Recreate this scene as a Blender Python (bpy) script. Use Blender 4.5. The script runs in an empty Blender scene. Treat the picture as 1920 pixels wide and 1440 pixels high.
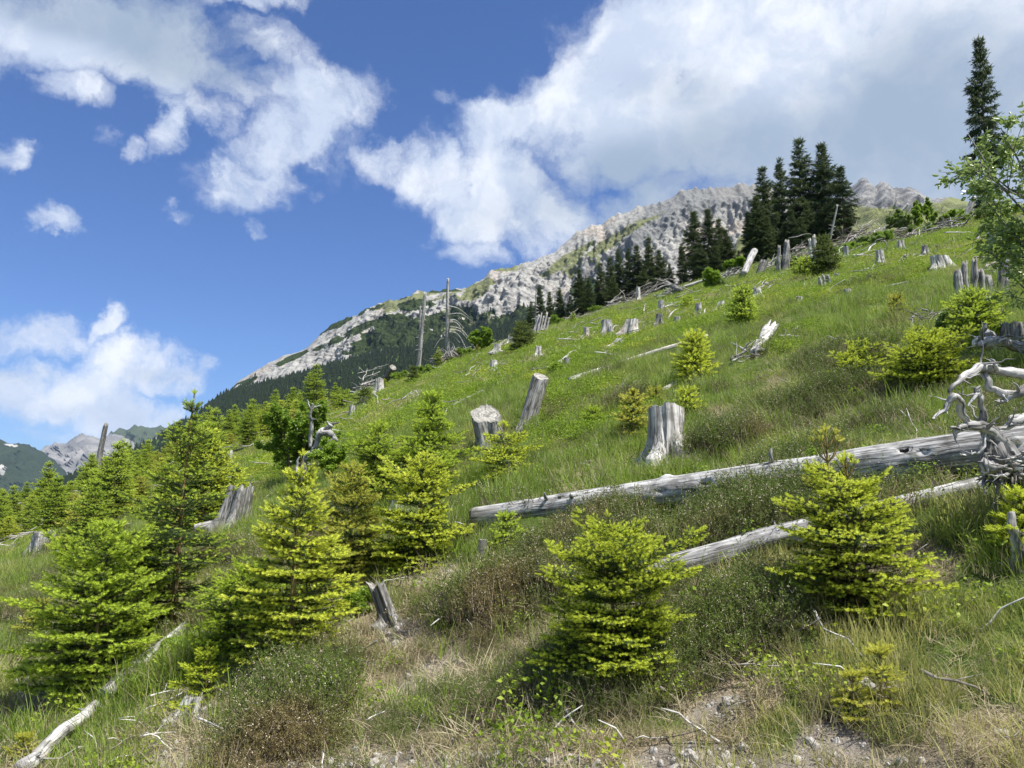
import bpy, math, random
import numpy as np
from mathutils import Vector, Matrix, Euler

random.seed(7)
rng = np.random.default_rng(7)
scene = bpy.context.scene
COL = scene.collection

# ------------------------------------------------------------------ camera
CAM_H = 2.4
PITCH = math.radians(9.4)
FPX = 1450.0
cam_data = bpy.data.cameras.new('camera')
cam_data.sensor_width = 36
cam_data.lens = 36 * FPX / 1920
cam_data.clip_start = 0.05
cam_data.clip_end = 30000
cam = bpy.data.objects.new('camera', cam_data)
COL.objects.link(cam)
cam.location = (0, 0, CAM_H)
cam.rotation_euler = (math.pi / 2 + PITCH, 0, 0)
scene.camera = cam
CP, SP = math.cos(PITCH), math.sin(PITCH)

# ------------------------------------------------------------------ sun, sky, exposure
SUN_EL, SUN_AZ = math.radians(61), math.radians(126)      # azimuth clockwise from +y
sun_dir = Vector((math.sin(SUN_AZ) * math.cos(SUN_EL), math.cos(SUN_AZ) * math.cos(SUN_EL), math.sin(SUN_EL)))
sd = bpy.data.lights.new('sun', 'SUN')
sd.energy = 5.0
sd.angle = math.radians(0.53)
sd.color = (1.0, 0.955, 0.88)
sun = bpy.data.objects.new('sun', sd)
COL.objects.link(sun)
sun.rotation_euler = sun_dir.to_track_quat('Z', 'Y').to_euler()
sun.location = (60, -20, 120)
scene.view_settings.view_transform = 'Standard'
scene.view_settings.look = 'None'
scene.view_settings.exposure = 0.78
scene.view_settings.gamma = 1
scene.view_settings.use_curve_mapping = False
try:
    scene.cycles.max_bounces = 6
    scene.cycles.diffuse_bounces = 3
    scene.cycles.glossy_bounces = 2
    scene.cycles.transmission_bounces = 3
    scene.cycles.transparent_max_bounces = 4
    scene.cycles.volume_bounces = 0
    scene.cycles.caustics_reflective = False
    scene.cycles.caustics_refractive = False
    scene.cycles.use_denoising = True
    scene.cycles.denoiser = 'OPENIMAGEDENOISE'
except Exception:
    pass


def pixdir(u, v):
    """unit direction through a pixel of the 1920 x 1440 photograph"""
    a, b = (u - 960) / FPX, (720 - v) / FPX
    d = np.array([a, CP - b * SP, SP + b * CP])
    return d / np.linalg.norm(d)


def slope_of(u, v):
    """(x/y, elevation per metre of y) of a pixel"""
    d = pixdir(u, v)
    return d[0] / d[1], d[2] / d[1]


def project(P):
    """world points (N,3) -> pixel u, v and depth"""
    r = P - np.array([0, 0, CAM_H])
    f = r[:, 1] * CP + r[:, 2] * SP
    w = -r[:, 1] * SP + r[:, 2] * CP
    f = np.maximum(f, 1e-3)
    return 960 + FPX * r[:, 0] / f, 720 - FPX * w / f, f


# ------------------------------------------------------------------ node helpers
class NT:
    def __init__(s, tree):
        s.t = tree; s.n = tree.nodes; s.l = tree.links
    def new(s, typ, **kw):
        n = s.n.new(typ)
        for k, v in kw.items():
            setattr(n, k, v)
        return n
    def link(s, a, b):
        s.l.new(a, b)
    def val(s, sock, v):
        if hasattr(v, 'is_linked') or isinstance(v, bpy.types.NodeSocket):
            s.l.new(v, sock)
        else:
            sock.default_value = v
    def math(s, op, a, b=None, c=None, clamp=False):
        n = s.n.new('ShaderNodeMath'); n.operation = op; n.use_clamp = clamp
        s.val(n.inputs[0], a)
        if b is not None: s.val(n.inputs[1], b)
        if c is not None: s.val(n.inputs[2], c)
        return n.outputs[0]
    def vmath(s, op, a, b=None):
        n = s.n.new('ShaderNodeVectorMath'); n.operation = op
        s.val(n.inputs[0], a)
        if b is not None: s.val(n.inputs[1], b)
        return n
    def smooth(s, x, lo, hi, a=0.0, b=1.0):
        n = s.n.new('ShaderNodeMapRange'); n.interpolation_type = 'SMOOTHSTEP'
        s.val(n.inputs[0], x); n.inputs[1].default_value = lo; n.inputs[2].default_value = hi
        n.inputs[3].default_value = a; n.inputs[4].default_value = b
        return n.outputs[0]
    def noise(s, vec, scale, detail=5, rough=0.55, dist=0.0, lac=2.0):
        n = s.n.new('ShaderNodeTexNoise')
        if vec is not None: s.l.new(vec, n.inputs['Vector'])
        n.inputs['Scale'].default_value = scale; n.inputs['Detail'].default_value = detail
        n.inputs['Roughness'].default_value = rough; n.inputs['Distortion'].default_value = dist
        n.inputs['Lacunarity'].default_value = lac
        return n
    def mix(s, f, a, b):
        n = s.n.new('ShaderNodeMix'); n.data_type = 'RGBA'
        s.val(n.inputs[0], f)
        for sock, v in ((n.inputs[6], a), (n.inputs[7], b)):
            if isinstance(v, (tuple, list)):
                sock.default_value = (*v[:3], 1)
            else:
                s.l.new(v, sock)
        return n.outputs[2]
    def ramp(s, f, stops):
        n = s.n.new('ShaderNodeValToRGB')
        s.l.new(f, n.inputs[0])
        e = n.color_ramp.elements
        while len(e) < len(stops): e.new(0.5)
        for i, (p, c) in enumerate(stops):
            e[i].position = p
            e[i].color = (*c, 1) if isinstance(c, (tuple, list)) else (c, c, c, 1)
        return n.outputs[0]


# ------------------------------------------------------------------ world: sky with clouds
def build_world():
    w = bpy.data.worlds.new('World')
    scene.world = w
    w.use_nodes = True
    t = NT(w.node_tree)
    t.n.clear()
    STR = 0.075
    sky = t.new('ShaderNodeTexSky')
    sky.sky_type = 'NISHITA'
    sky.sun_disc = False
    sky.sun_elevation = SUN_EL
    sky.sun_rotation = SUN_AZ
    sky.altitude = 1400
    sky.air_density = 1.25
    sky.dust_density = 0.35
    sky.ozone_density = 2.2
    geo = t.new('ShaderNodeTexCoord')
    d0 = geo.outputs['Generated']
    nrm = t.vmath('NORMALIZE', d0).outputs[0]
    # domain warp
    wn = t.noise(nrm, 5.0, 7, 0.62)
    wv = t.vmath('SUBTRACT', wn.outputs['Color'], (0.5, 0.5, 0.5)).outputs[0]
    wv = t.vmath('MULTIPLY', wv, (0.17, 0.17, 0.17)).outputs[0]
    dw = t.vmath('ADD', nrm, wv).outputs[0]

    def blob(u, v, ru, rv, roll, gain=1.0, vec=None):
        c = pixdir(u, v)
        cn = np.array([(u - 960) / FPX, (720 - v) / FPX])
        k = 1 / math.sqrt(1 + cn @ cn)
        c3 = Vector(c)
        X = Vector((c3.y, -c3.x, 0)).normalized()
        Z = X.cross(c3).normalized()
        a = math.radians(roll)
        X2 = X * math.cos(a) + Z * math.sin(a)
        Z2 = -X * math.sin(a) + Z * math.cos(a)
        M = Matrix((X2, c3, Z2)).transposed()
        mp = t.new('ShaderNodeMapping', vector_type='TEXTURE')
        t.link(vec or dw, mp.inputs['Vector'])
        mp.inputs['Location'].default_value = c3
        mp.inputs['Rotation'].default_value = M.to_euler('XYZ')
        mp.inputs['Scale'].default_value = (ru / FPX * k, 1.2, rv / FPX * k)
        ln = t.vmath('LENGTH', mp.outputs[0]).outputs['Value']
        return t.smooth(ln, 1.45, 0.25, 0.0, gain)

    def union(items, op='MAXIMUM', vec=None):
        acc = None
        for it in items:
            b = blob(*it, vec=vec)
            acc = b if acc is None else t.math(op, acc, b)
        return acc

    body = union([
        # upper left
        (170, 40, 260, 95, 4, 1.25), (300, 110, 150, 70, -10, 1.0), (165, 150, 95, 48, -12, 0.95), (430, 175, 120, 40, -18, .62), (620, 250, 170, 100, 20, .40), (380, 150, 160, 60, -10, .5),
        (480, 5, 110, 30, 5, .75), (20, 290, 46, 42, 0, .85),
        # middle diagonal
        (560, 130, 130, 55, -20, .72), (600, 190, 130, 62, 20, .9), (540, 270, 130, 62, 38, .92), (455, 350, 105, 58, 25, .95), (340, 270, 30, 75, -25, .62), (690, 170, 70, 34, 0, .58), (400, 215, 90, 46, -20, .55), (500, 70, 90, 30, -10, .5),
        (215, 265, 40, 25, -30, .5), (265, 320, 35, 25, 0, .5), (95, 418, 55, 28, -20, .52), (310, 430, 40, 18, 0, .42), (700, 190, 55, 22, 0, .48), (465, 440, 25, 25, 0, .42),
        # centre
        (700, 290, 65, 42, 0, .82), (800, 330, 120, 75, -25, 1.0), (930, 250, 115, 62, 28, .98), (880, 395, 120, 70, -30, .9), (1010, 215, 70, 60, 0, .9), (1060, 420, 90, 70, 0, .85), (960, 330, 140, 100, 0, .95), (900, 470, 80, 38, 0, .75), (1030, 430, 110, 80, -20, .85),
        (840, 200, 40, 22, 10, .46), (820, 440, 60, 20, 0, .45),
        # big right bank
        (1130, 160, 150, 110, 30, 1.25), (1300, 60, 260, 130, 0, 1.4), (1250, 250, 230, 130, -10, 1.4), (1600, 180, 420, 260, 0, 1.5), (1250, 390, 150, 70, 15, .9), (1700, 20, 420, 120, 0, 1.4), (2050, 250, 420, 300, 0, 1.5), (1500, 380, 300, 80, 0, 1.2),
        # lower left
        (50, 640, 100, 45, 8, .9), (160, 612, 50, 22, 40, .75), (230, 675, 125, 52, -5, 1.05), (80, 720, 190, 62, 3, 1.05), (340, 700, 70, 36, 0, .8), (240, 765, 150, 48, 0, .95), (110, 800, 80, 26, 0, .5), (390, 760, 60, 24, 0, .5), (-120, 700, 120, 70, 0, .8),
    ])
    # outside the frame: broken cumulus going on all round
    vc = Vector(pixdir(960, 720))
    dt = t.vmath('DOT_PRODUCT', nrm, tuple(vc)).outputs['Value']
    out = t.smooth(dt, math.cos(math.radians(40)), math.cos(math.radians(50)))
    up = t.new('ShaderNodeSeparateXYZ'); t.link(nrm, up.inputs[0])
    n2 = t.noise(nrm, 2.6, 4, 0.5)
    ob = t.smooth(n2.outputs['Fac'], 0.44, 0.60, 0.0, 1.2)
    ob = t.math('MULTIPLY', t.math('MULTIPLY', ob, out), t.smooth(up.outputs['Z'], -0.02, 0.1))
    body = t.math('MAXIMUM', body, ob)
    # fractal edge
    f1 = t.noise(dw, 7.0, 9, 0.60)
    f2 = t.noise(dw, 26.0, 6, 0.62)
    fr = t.math('ADD', t.math('MULTIPLY', t.math('SUBTRACT', f1.outputs['Fac'], 0.5), 1.9),
                t.math('MULTIPLY', t.math('SUBTRACT', f2.outputs['Fac'], 0.5), 0.95))
    dens = t.math('ADD', body, t.math('MULTIPLY', fr, t.smooth(body, 0.0, 0.35)))
    alpha = t.smooth(dens, 0.17, 1.08)
    # thickness: the deep parts of the banks are grey-blue, thin rims bright
    shade = union([(330, 70, 200, 95, -5, 1.0), (120, 20, 220, 60, 0, .8), (1500, 320, 520, 150, 0, 1.0), (1780, 260, 330, 260, 0, 1.0), (1220, 330, 180, 90, 0, .8), (1600, 200, 200, 90, 0, .6),
                   (960, 420, 120, 60, 0, .4), (290, 705, 110, 22, 0, .45), (60, 700, 120, 30, 0, .4), (200, 780, 160, 30, 0, .35), (1300, 180, 160, 60, -20, .35)], vec=nrm)
    shade = t.math('MAXIMUM', shade, t.math('MULTIPLY', ob, 0.7))
    f3 = t.noise(nrm, 5.0, 5, 0.5)
    sh = t.math('ADD', shade, t.math('MULTIPLY', t.math('SUBTRACT', f3.outputs['Fac'], 0.5), 1.0))
    sh = t.smooth(sh, 0.05, 1.0)
    puff = t.smooth(t.noise(dw, 11.0, 5, 0.55).outputs['Fac'], 0.35, 0.68)
    bright = t.mix(puff, (0.38, 0.435, 0.54), (0.60, 0.62, 0.655))
    dark = t.mix(puff, (0.225, 0.285, 0.375), (0.285, 0.335, 0.41))
    cc = t.mix(sh, bright, dark)
    k = 1.0 / STR
    ccs = t.vmath('MULTIPLY', cc, (k, k, k)).outputs[0]
    skyc = t.vmath('MULTIPLY', sky.outputs[0], (0.54, 0.715, 1.07)).outputs[0]
    col = t.mix(alpha, skyc, ccs)
    bg = t.new('ShaderNodeBackground')
    t.link(col, bg.inputs[0]); bg.inputs[1].default_value = STR
    o = t.new('ShaderNodeOutputWorld')
    t.link(bg.outputs[0], o.inputs[0])


build_world()


# ------------------------------------------------------------------ noise in numpy
def _h(ix, iy, iz, seed):
    n = (ix.astype(np.int64) * 374761393 + iy.astype(np.int64) * 668265263 + iz.astype(np.int64) * 2147483647 + seed * 1274126177) & 0xffffffff
    n = ((n ^ (n >> 13)) * 1274126177) & 0xffffffff
    n = ((n ^ (n >> 16)) * 2246822519) & 0xffffffff
    return ((n ^ (n >> 15)) & 0xffffff) / float(0xffffff)


def vnoise(x, y, z=0.0, seed=0):
    x = np.asarray(x, float); y = np.asarray(y, float); z = np.zeros_like(x) + z
    ix, iy, iz = np.floor(x), np.floor(y), np.floor(z)
    fx, fy, fz = x - ix, y - iy, z - iz
    fx, fy, fz = [q * q * (3 - 2 * q) for q in (fx, fy, fz)]
    r = 0
    for dx in (0, 1):
        for dy in (0, 1):
            for dz in (0, 1):
                wgt = (fx if dx else 1 - fx) * (fy if dy else 1 - fy) * (fz if dz else 1 - fz)
                r = r + wgt * _h(ix + dx, iy + dy, iz + dz, seed)
    return r * 2 - 1


def fbm(x, y, z=0.0, oct=5, seed=0, gain=0.5, lac=2.03):
    a, s, tot = 1.0, 0.0, 0.0
    for i in range(oct):
        s = s + a * vnoise(np.asarray(x) * lac ** i + 17.3 * i, np.asarray(y) * lac ** i - 9.1 * i, np.asarray(z) * lac ** i + 3.7 * i, seed + i)
        tot += a; a *= gain
    return s / tot


def ridged(x, y, z=0.0, oct=5, seed=0, gain=0.55, lac=2.1):
    a, s, tot = 1.0, 0.0, 0.0
    for i in range(oct):
        n = 1 - np.abs(vnoise(np.asarray(x) * lac ** i + 5.3 * i, np.asarray(y) * lac ** i + 1.7 * i, np.asarray(z) * lac ** i, seed + i))
        s = s + a * n * n; tot += a; a *= gain
    return s / tot * 2 - 1


def sstep(x, a, b):
    q = np.clip((np.asarray(x, float) - a) / (b - a), 0, 1)
    return q * q * (3 - 2 * q)


# ------------------------------------------------------------------ mesh helpers
def make_mesh(name, V, polys, mats, attrs=None, smooth=False, face_attrs=None):
    """polys: list of (array (M,k), material index)"""
    me = bpy.data.meshes.new(name)
    V = np.asarray(V, np.float32)
    polys = [(np.asarray(F, np.int32), m) for F, m in polys if len(F)]
    me.vertices.add(len(V)); me.vertices.foreach_set('co', V.ravel())
    nl = sum(F.size for F, m in polys); npol = sum(len(F) for F, m in polys)
    me.loops.add(nl); me.polygons.add(npol)
    li = np.concatenate([F.ravel() for F, m in polys])
    me.loops.foreach_set('vertex_index', li)
    starts, mi, s = [], [], 0
    for F, m in polys:
        k = F.shape[1]
        starts.append(s + np.arange(len(F)) * k); s += F.size
        mi.append(np.full(len(F), m))
    me.polygons.foreach_set('loop_start', np.concatenate(starts).astype(np.int32))
    me.polygons.foreach_set('material_index', np.concatenate(mi).astype(np.int32))
    me.update(calc_edges=True)
    me.polygons.foreach_set('use_smooth', np.full(npol, bool(smooth)))
    if isinstance(mats, (list, tuple)):
        for m in mats: me.materials.append(m)
    else:
        me.materials.append(mats)
    for k, A in (attrs or {}).items():
        A = np.asarray(A, np.float32)
        if A.ndim == 1:
            at = me.attributes.new(k, 'FLOAT', 'POINT'); at.data.foreach_set('value', A)
        else:
            at = me.attributes.new(k, 'FLOAT_VECTOR', 'POINT'); at.data.foreach_set('vector', A.ravel())
    return me


def link(name, me, parent=None, loc=None, label=None, cat=None, group=None, kind=None):
    o = bpy.data.objects.new(name, me)
    COL.objects.link(o)
    if parent is not None: o.parent = parent
    if loc is not None: o.location = loc
    if label: o['label'] = label
    if cat: o['category'] = cat
    if group: o['group'] = group
    if kind: o['kind'] = kind
    return o


def thing(name, label, cat, loc=(0, 0, 0), group=None, rz=0.0):
    o = bpy.data.objects.new(name, None)
    o.empty_display_size = 0.2
    COL.objects.link(o)
    o.location = loc; o.rotation_euler = (0, 0, rz)
    o['label'] = label; o['category'] = cat
    if group: o['group'] = group
    return o


def dup(root, loc, rz=0, sc=1.0, label=None, group=None):
    r = root.copy(); COL.objects.link(r)
    r.location = loc; r.rotation_euler = (root.rotation_euler.x, root.rotation_euler.y, rz)
    r.scale = (sc, sc, sc) if not isinstance(sc, tuple) else sc
    if label: r['label'] = label
    if group: r['group'] = group
    for ch in list(root.children):
        c = ch.copy(); COL.objects.link(c); c.parent = r
        for g in list(ch.children):
            q = g.copy(); COL.objects.link(q); q.parent = c
    return r


# ------------------------------------------------------------------ the near slope as a height function
SIL = [(-500, 1085), (-250, 1040), (0, 975), (200, 912), (400, 842), (600, 768), (800, 697), (1000, 624), (1200, 565), (1400, 505), (1600, 452), (1800, 410), (2000, 385), (2200, 368), (2500, 350)]
_sd = np.array([slope_of(u, v) for u, v in SIL])
PA, PB = np.polyfit(_sd[:, 0], _sd[:, 1], 1)
_gx = np.linspace(-1.3, 1.3, 200)
_ge = np.interp(_gx, _sd[:, 0], _sd[:, 1])
_ge = np.where(_gx < _sd[0, 0], PA * _gx + PB + (_sd[0, 1] - PA * _sd[0, 0] - PB), _ge)
_ge = np.where(_gx > _sd[-1, 0], PA * _gx + PB + (_sd[-1, 1] - PA * _sd[-1, 0] - PB), _ge)
_ker = np.exp(-np.linspace(-2, 2, 15) ** 2); _ker /= _ker.sum()
_gs = np.convolve(np.pad(_ge, 7, mode='edge'), _ker, mode='valid')
_gs[:8] = _ge[:8]; _gs[-8:] = _ge[-8:]
YR, Y0 = 92.0, 50.0
KD = CAM_H / (YR * YR - Y0 * Y0)
CC = CAM_H / YR + KD * (YR - Y0) ** 2 / YR


def ground0(x, y):
    x = np.asarray(x, float); y = np.asarray(y, float)
    yy = np.maximum(y, 0.5)
    dx = np.clip(x / yy, -1.3, 1.3)
    dev = np.interp(dx, _gx, _gs) - (PA * dx + PB)
    dev = dev * sstep(y, 2.0, 14.0)
    z = PA * x + PB * y + dev * yy + CC * y
    z = z - KD * np.maximum(y - Y0, 0) ** 2 - 0.0016 * np.maximum(y - 112, 0) ** 2
    return z


def ground(x, y):
    x = np.asarray(x, float); y = np.asarray(y, float)
    r = np.hypot(x, y)
    z = ground0(x, y)
    z = z + 0.19 * fbm(x * 1.15, y * 1.15, oct=3, seed=3) * sstep(r, 0.5, 3) * (1 - .6 * sstep(r, 14, 40))
    z = z + 0.20 * fbm(x * .28, y * .28, oct=3, seed=11) * sstep(r, 3, 12)
    z = z + 0.55 * fbm(x * .055, y * .055, oct=3, seed=21) * sstep(r, 15, 60)
    z = z + 0.03 * np.maximum(fbm(x * 3.3, y * 3.3, oct=2, seed=31), -0.2) * (1 - sstep(r, 10, 25))
    return z


def hit(u, v, far=118.0):
    """ground point seen at a pixel; beyond the crest the crest itself"""
    d = pixdir(u, v)
    ts = np.concatenate([np.arange(1.5, 30, 0.02), np.arange(30, far, 0.1)]) / d[1]
    P = d[None, :] * ts[:, None]
    zz = ground(P[:, 0], P[:, 1]) - CAM_H
    below = P[:, 2] < zz
    if below.any():
        i = int(np.argmax(below))
    else:
        i = int(np.argmin(P[:, 2] - zz))
    p = P[i]
    return np.array([p[0], p[1], float(ground(p[0], p[1]))])


def gz(x, y):
    return float(ground(np.array([x]), np.array([y]))[0])


def depth(p):
    return p[1] * CP + (p[2] - CAM_H) * SP


def at_depth(u, v, dep):
    """world point at pixel (u, v) and camera depth dep"""
    a, b = (u - 960) / FPX, (720 - v) / FPX
    return np.array([a * dep, (CP - b * SP) * dep, (SP + b * CP) * dep + CAM_H])


# ------------------------------------------------------------------ materials
def principled(name, base=(0.3, 0.3, 0.3), rough=0.8, spec=0.3):
    m = bpy.data.materials.new(name); m.use_nodes = True
    t = NT(m.node_tree)
    b = t.n['Principled BSDF']
    b.inputs['Base Color'].default_value = (*base, 1)
    b.inputs['Roughness'].default_value = rough
    b.inputs['Specular IOR Level'].default_value = spec
    return m, t, b


def leaf_material(name, c1, c2, trans=0.35, rough=0.55, scale=3.0, hue_inst=0.0, c3=None, spec=0.25, tr_col=None):
    """two-sided leaf: diffuse + translucent, colour between c1 and c2"""
    m = bpy.data.materials.new(name); m.use_nodes = True
    t = NT(m.node_tree)
    t.n.clear()
    oi = t.new('ShaderNodeObjectInfo')
    ge = t.new('ShaderNodeNewGeometry')
    nz = t.noise(ge.outputs['Position'], scale, 3, 0.6)
    f = t.math('ADD', t.math('MULTIPLY', nz.outputs['Fac'], 1.4), -0.2)
    f = t.math('ADD', t.math('MULTIPLY', f, 0.6), t.math('MULTIPLY', oi.outputs['Random'], 0.4), clamp=True)
    col = t.mix(f, c1, c2)
    if c3 is not None:
        n3 = t.noise(ge.outputs['Position'], scale * 0.23, 3, 0.6)
        col = t.mix(t.smooth(n3.outputs['Fac'], 0.50, 0.66), col, c3)
    p = t.new('ShaderNodeBsdfPrincipled')
    t.link(col, p.inputs['Base Color'])
    p.inputs['Roughness'].default_value = rough
    p.inputs['Specular IOR Level'].default_value = spec
    tr = t.new('ShaderNodeBsdfTranslucent')
    g = t.new('ShaderNodeGamma'); t.link(col, g.inputs[0]); g.inputs[1].default_value = 0.9
    t.link(g.outputs[0], tr.inputs[0])
    mx = t.new('ShaderNodeMixShader'); mx.inputs[0].default_value = trans
    t.link(p.outputs[0], mx.inputs[1]); t.link(tr.outputs[0], mx.inputs[2])
    o = t.new('ShaderNodeOutputMaterial'); t.link(mx.outputs[0], o.inputs[0])
    return m


def wood_material(name, lo, mid, hi, crack=0.06, warm=None, lichen=None, bump=0.6, gscale=1.0):
    """weathered timber; 'grain' holds (a, b, along) with the last one compressed"""
    m, t, b = principled(name, mid, 0.85, 0.15)
    at = t.new('ShaderNodeAttribute', attribute_name='grain')
    v = at.outputs['Vector']
    n1 = t.noise(v, 34 * gscale, 6, 0.65)
    n2 = t.noise(v, 7 * gscale, 4, 0.6)
    ge = t.new('ShaderNodeNewGeometry')
    n3 = t.noise(ge.outputs['Position'], 5.5, 5, 0.62)
    f = t.math('ADD', t.math('MULTIPLY', n1.outputs['Fac'], 0.55), t.math('MULTIPLY', n2.outputs['Fac'], 0.45))
    col = t.ramp(f, [(0.38, lo), (0.48, mid), (0.56, hi), (0.68, tuple(min(1, c * 1.12) for c in hi))])
    col = t.mix(t.smooth(n3.outputs['Fac'], 0.48, 0.66, 0, 0.65), col, lo)
    if warm:
        n4 = t.noise(v, 3.3, 3, 0.5)
        col = t.mix(t.smooth(n4.outputs['Fac'], 0.56, 0.72, 0, 0.6), col, warm)
    if lichen:
        n5 = t.noise(ge.outputs['Position'], 19, 5, 0.65)
        col = t.mix(t.smooth(n5.outputs['Fac'], 0.56, 0.66, 0, 0.75), col, lichen)
    # drying cracks: dark open splits along the grain
    cr = t.noise(v, 15 * gscale, 3, 0.5, 0.3)
    cl = t.math('ABSOLUTE', t.math('SUBTRACT', cr.outputs['Fac'], 0.5))
    ck = t.smooth(cl, 0.004, 0.026, 1, 0)
    gate = t.smooth(t.noise(ge.outputs['Position'], 3.0, 2, .5).outputs['Fac'], 0.36, 0.5)
    ck = t.math('MULTIPLY', ck, gate)
    col = t.mix(t.math('MULTIPLY', ck, 0.85), col, (crack, crack * 0.92, crack * 0.85))
    t.link(col, b.inputs['Base Color'])
    hgt = t.math('SUBTRACT', f, t.math('MULTIPLY', ck, 0.5))
    bp = t.new('ShaderNodeBump'); bp.inputs['Strength'].default_value = bump; bp.inputs['Distance'].default_value = 0.02
    t.link(hgt, bp.inputs['Height']); t.link(bp.outputs[0], b.inputs['Normal'])
    return m


M = {}
M['wood'] = wood_material('silver_wood', (0.10, 0.095, 0.09), (0.31, 0.30, 0.29), (0.54, 0.53, 0.515))
M['wood_pale'] = wood_material('pale_wood', (0.16, 0.15, 0.135), (0.41, 0.395, 0.37), (0.66, 0.645, 0.61), warm=(0.42, 0.30, 0.19))
M['wood_dark'] = wood_material('dark_wood', (0.045, 0.042, 0.038), (0.16, 0.15, 0.135), (0.30, 0.29, 0.27), lichen=(0.30, 0.31, 0.27))
M['wood_silver_log'] = wood_material('silver_log_wood', (0.09, 0.085, 0.08), (0.29, 0.285, 0.28), (0.52, 0.515, 0.50), bump=.8, lichen=(0.20, 0.195, 0.18))
M['wood_mid'] = wood_material('grey_wood', (0.07, 0.066, 0.06), (0.22, 0.21, 0.195), (0.42, 0.41, 0.39))
M['cut'] = wood_material('cut_face_wood', (0.10, 0.095, 0.085), (0.26, 0.25, 0.22), (0.44, 0.42, 0.38), lichen=(0.36, 0.38, 0.31), gscale=1.3)
M['twigs'] = wood_material('twig_wood', (0.09, 0.07, 0.055), (0.22, 0.19, 0.165), (0.40, 0.37, 0.33), bump=0.2)
M['bark'] = wood_material('spruce_bark', (0.05, 0.035, 0.025), (0.12, 0.085, 0.06), (0.22, 0.17, 0.13), bump=0.4)
M['bark_young'] = wood_material('young_bark', (0.12, 0.08, 0.03), (0.26, 0.19, 0.07), (0.42, 0.33, 0.13), bump=0.2)
M['needle_old'] = leaf_material('old_needles', (0.014, 0.036, 0.009), (0.058, 0.100, 0.018), 0.2, 0.5, 9)
M['needle_new'] = leaf_material('new_needles', (0.44, 0.54, 0.03), (0.84, 0.88, 0.12), 0.42, 0.5, 7)
M['needle_new_green'] = leaf_material('new_needles_green', (0.32, 0.45, 0.03), (0.64, 0.76, 0.10), 0.42, 0.5, 7)
M['needle_new_gold'] = leaf_material('new_needles_gold', (0.36, 0.38, 0.04), (0.72, 0.70, 0.13), 0.42, 0.5, 7)
M['needle_mature'] = leaf_material('mature_needles', (0.020, 0.040, 0.014), (0.080, 0.115, 0.030), 0.18, 0.55, 1.4)
M['needle_mature_tip'] = leaf_material('mature_tip_needles', (0.08, 0.115, 0.018), (0.22, 0.27, 0.05), 0.25, 0.55, 1.4)
M['needle_far'] = leaf_material('far_needles', (0.012, 0.026, 0.011), (0.040, 0.062, 0.020), 0.15, 0.6, 0.05)
M['leaf'] = leaf_material('broad_leaves', (0.13, 0.24, 0.018), (0.33, 0.46, 0.055), 0.42, 0.42, 5, spec=0.4)
M['leaf_birch'] = leaf_material('birch_leaves', (0.12, 0.20, 0.04), (0.34, 0.44, 0.13), 0.35, 0.33, 6, spec=0.5)
M['leaf_bil'] = leaf_material('bilberry_leaves', (0.11, 0.20, 0.014), (0.31, 0.42, 0.034), 0.38, 0.5, 1.6, c3=(0.38, 0.43, 0.05))
M['grass'] = leaf_material('grass_blades', (0.105, 0.18, 0.022), (0.31, 0.42, 0.062), 0.42, 0.45, 1.0, c3=(0.38, 0.38, 0.11))
M['grass_dry'] = leaf_material('dry_blades', (0.30, 0.25, 0.14), (0.56, 0.49, 0.34), 0.3, 0.6, 2.0)
M['heath'] = leaf_material('heath_leaves', (0.048, 0.082, 0.016), (0.20, 0.26, 0.05), 0.3, 0.6, 2.5, c3=(0.19, 0.155, 0.06))
M['heath_stem'] = leaf_material('heath_stems', (0.17, 0.13, 0.085), (0.38, 0.31, 0.22), 0.05, 0.7, 4)
M['heath_husk'] = leaf_material('heath_husks', (0.48, 0.38, 0.29), (0.74, 0.64, 0.54), 0.2, 0.7, 4)
M['hollow'] = principled('shaded_rotten_hollow', (0.035, 0.03, 0.026), 0.95, 0.05)[0]  # rotten hole insides, the shade of the recess put into their colour


# ------------------------------------------------------------------ ground cover zones (where each plant grows on the slope)
def rotblob(u, v, cx, cy, rx, ry, rot):
    a = math.radians(rot)
    x, y = u - cx, v - cy
    X = (x * math.cos(a) - y * math.sin(a)) / rx
    Y = (x * math.sin(a) + y * math.cos(a)) / ry
    return np.clip(1.6 - np.sqrt(X * X + Y * Y), 0, 1)


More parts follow.
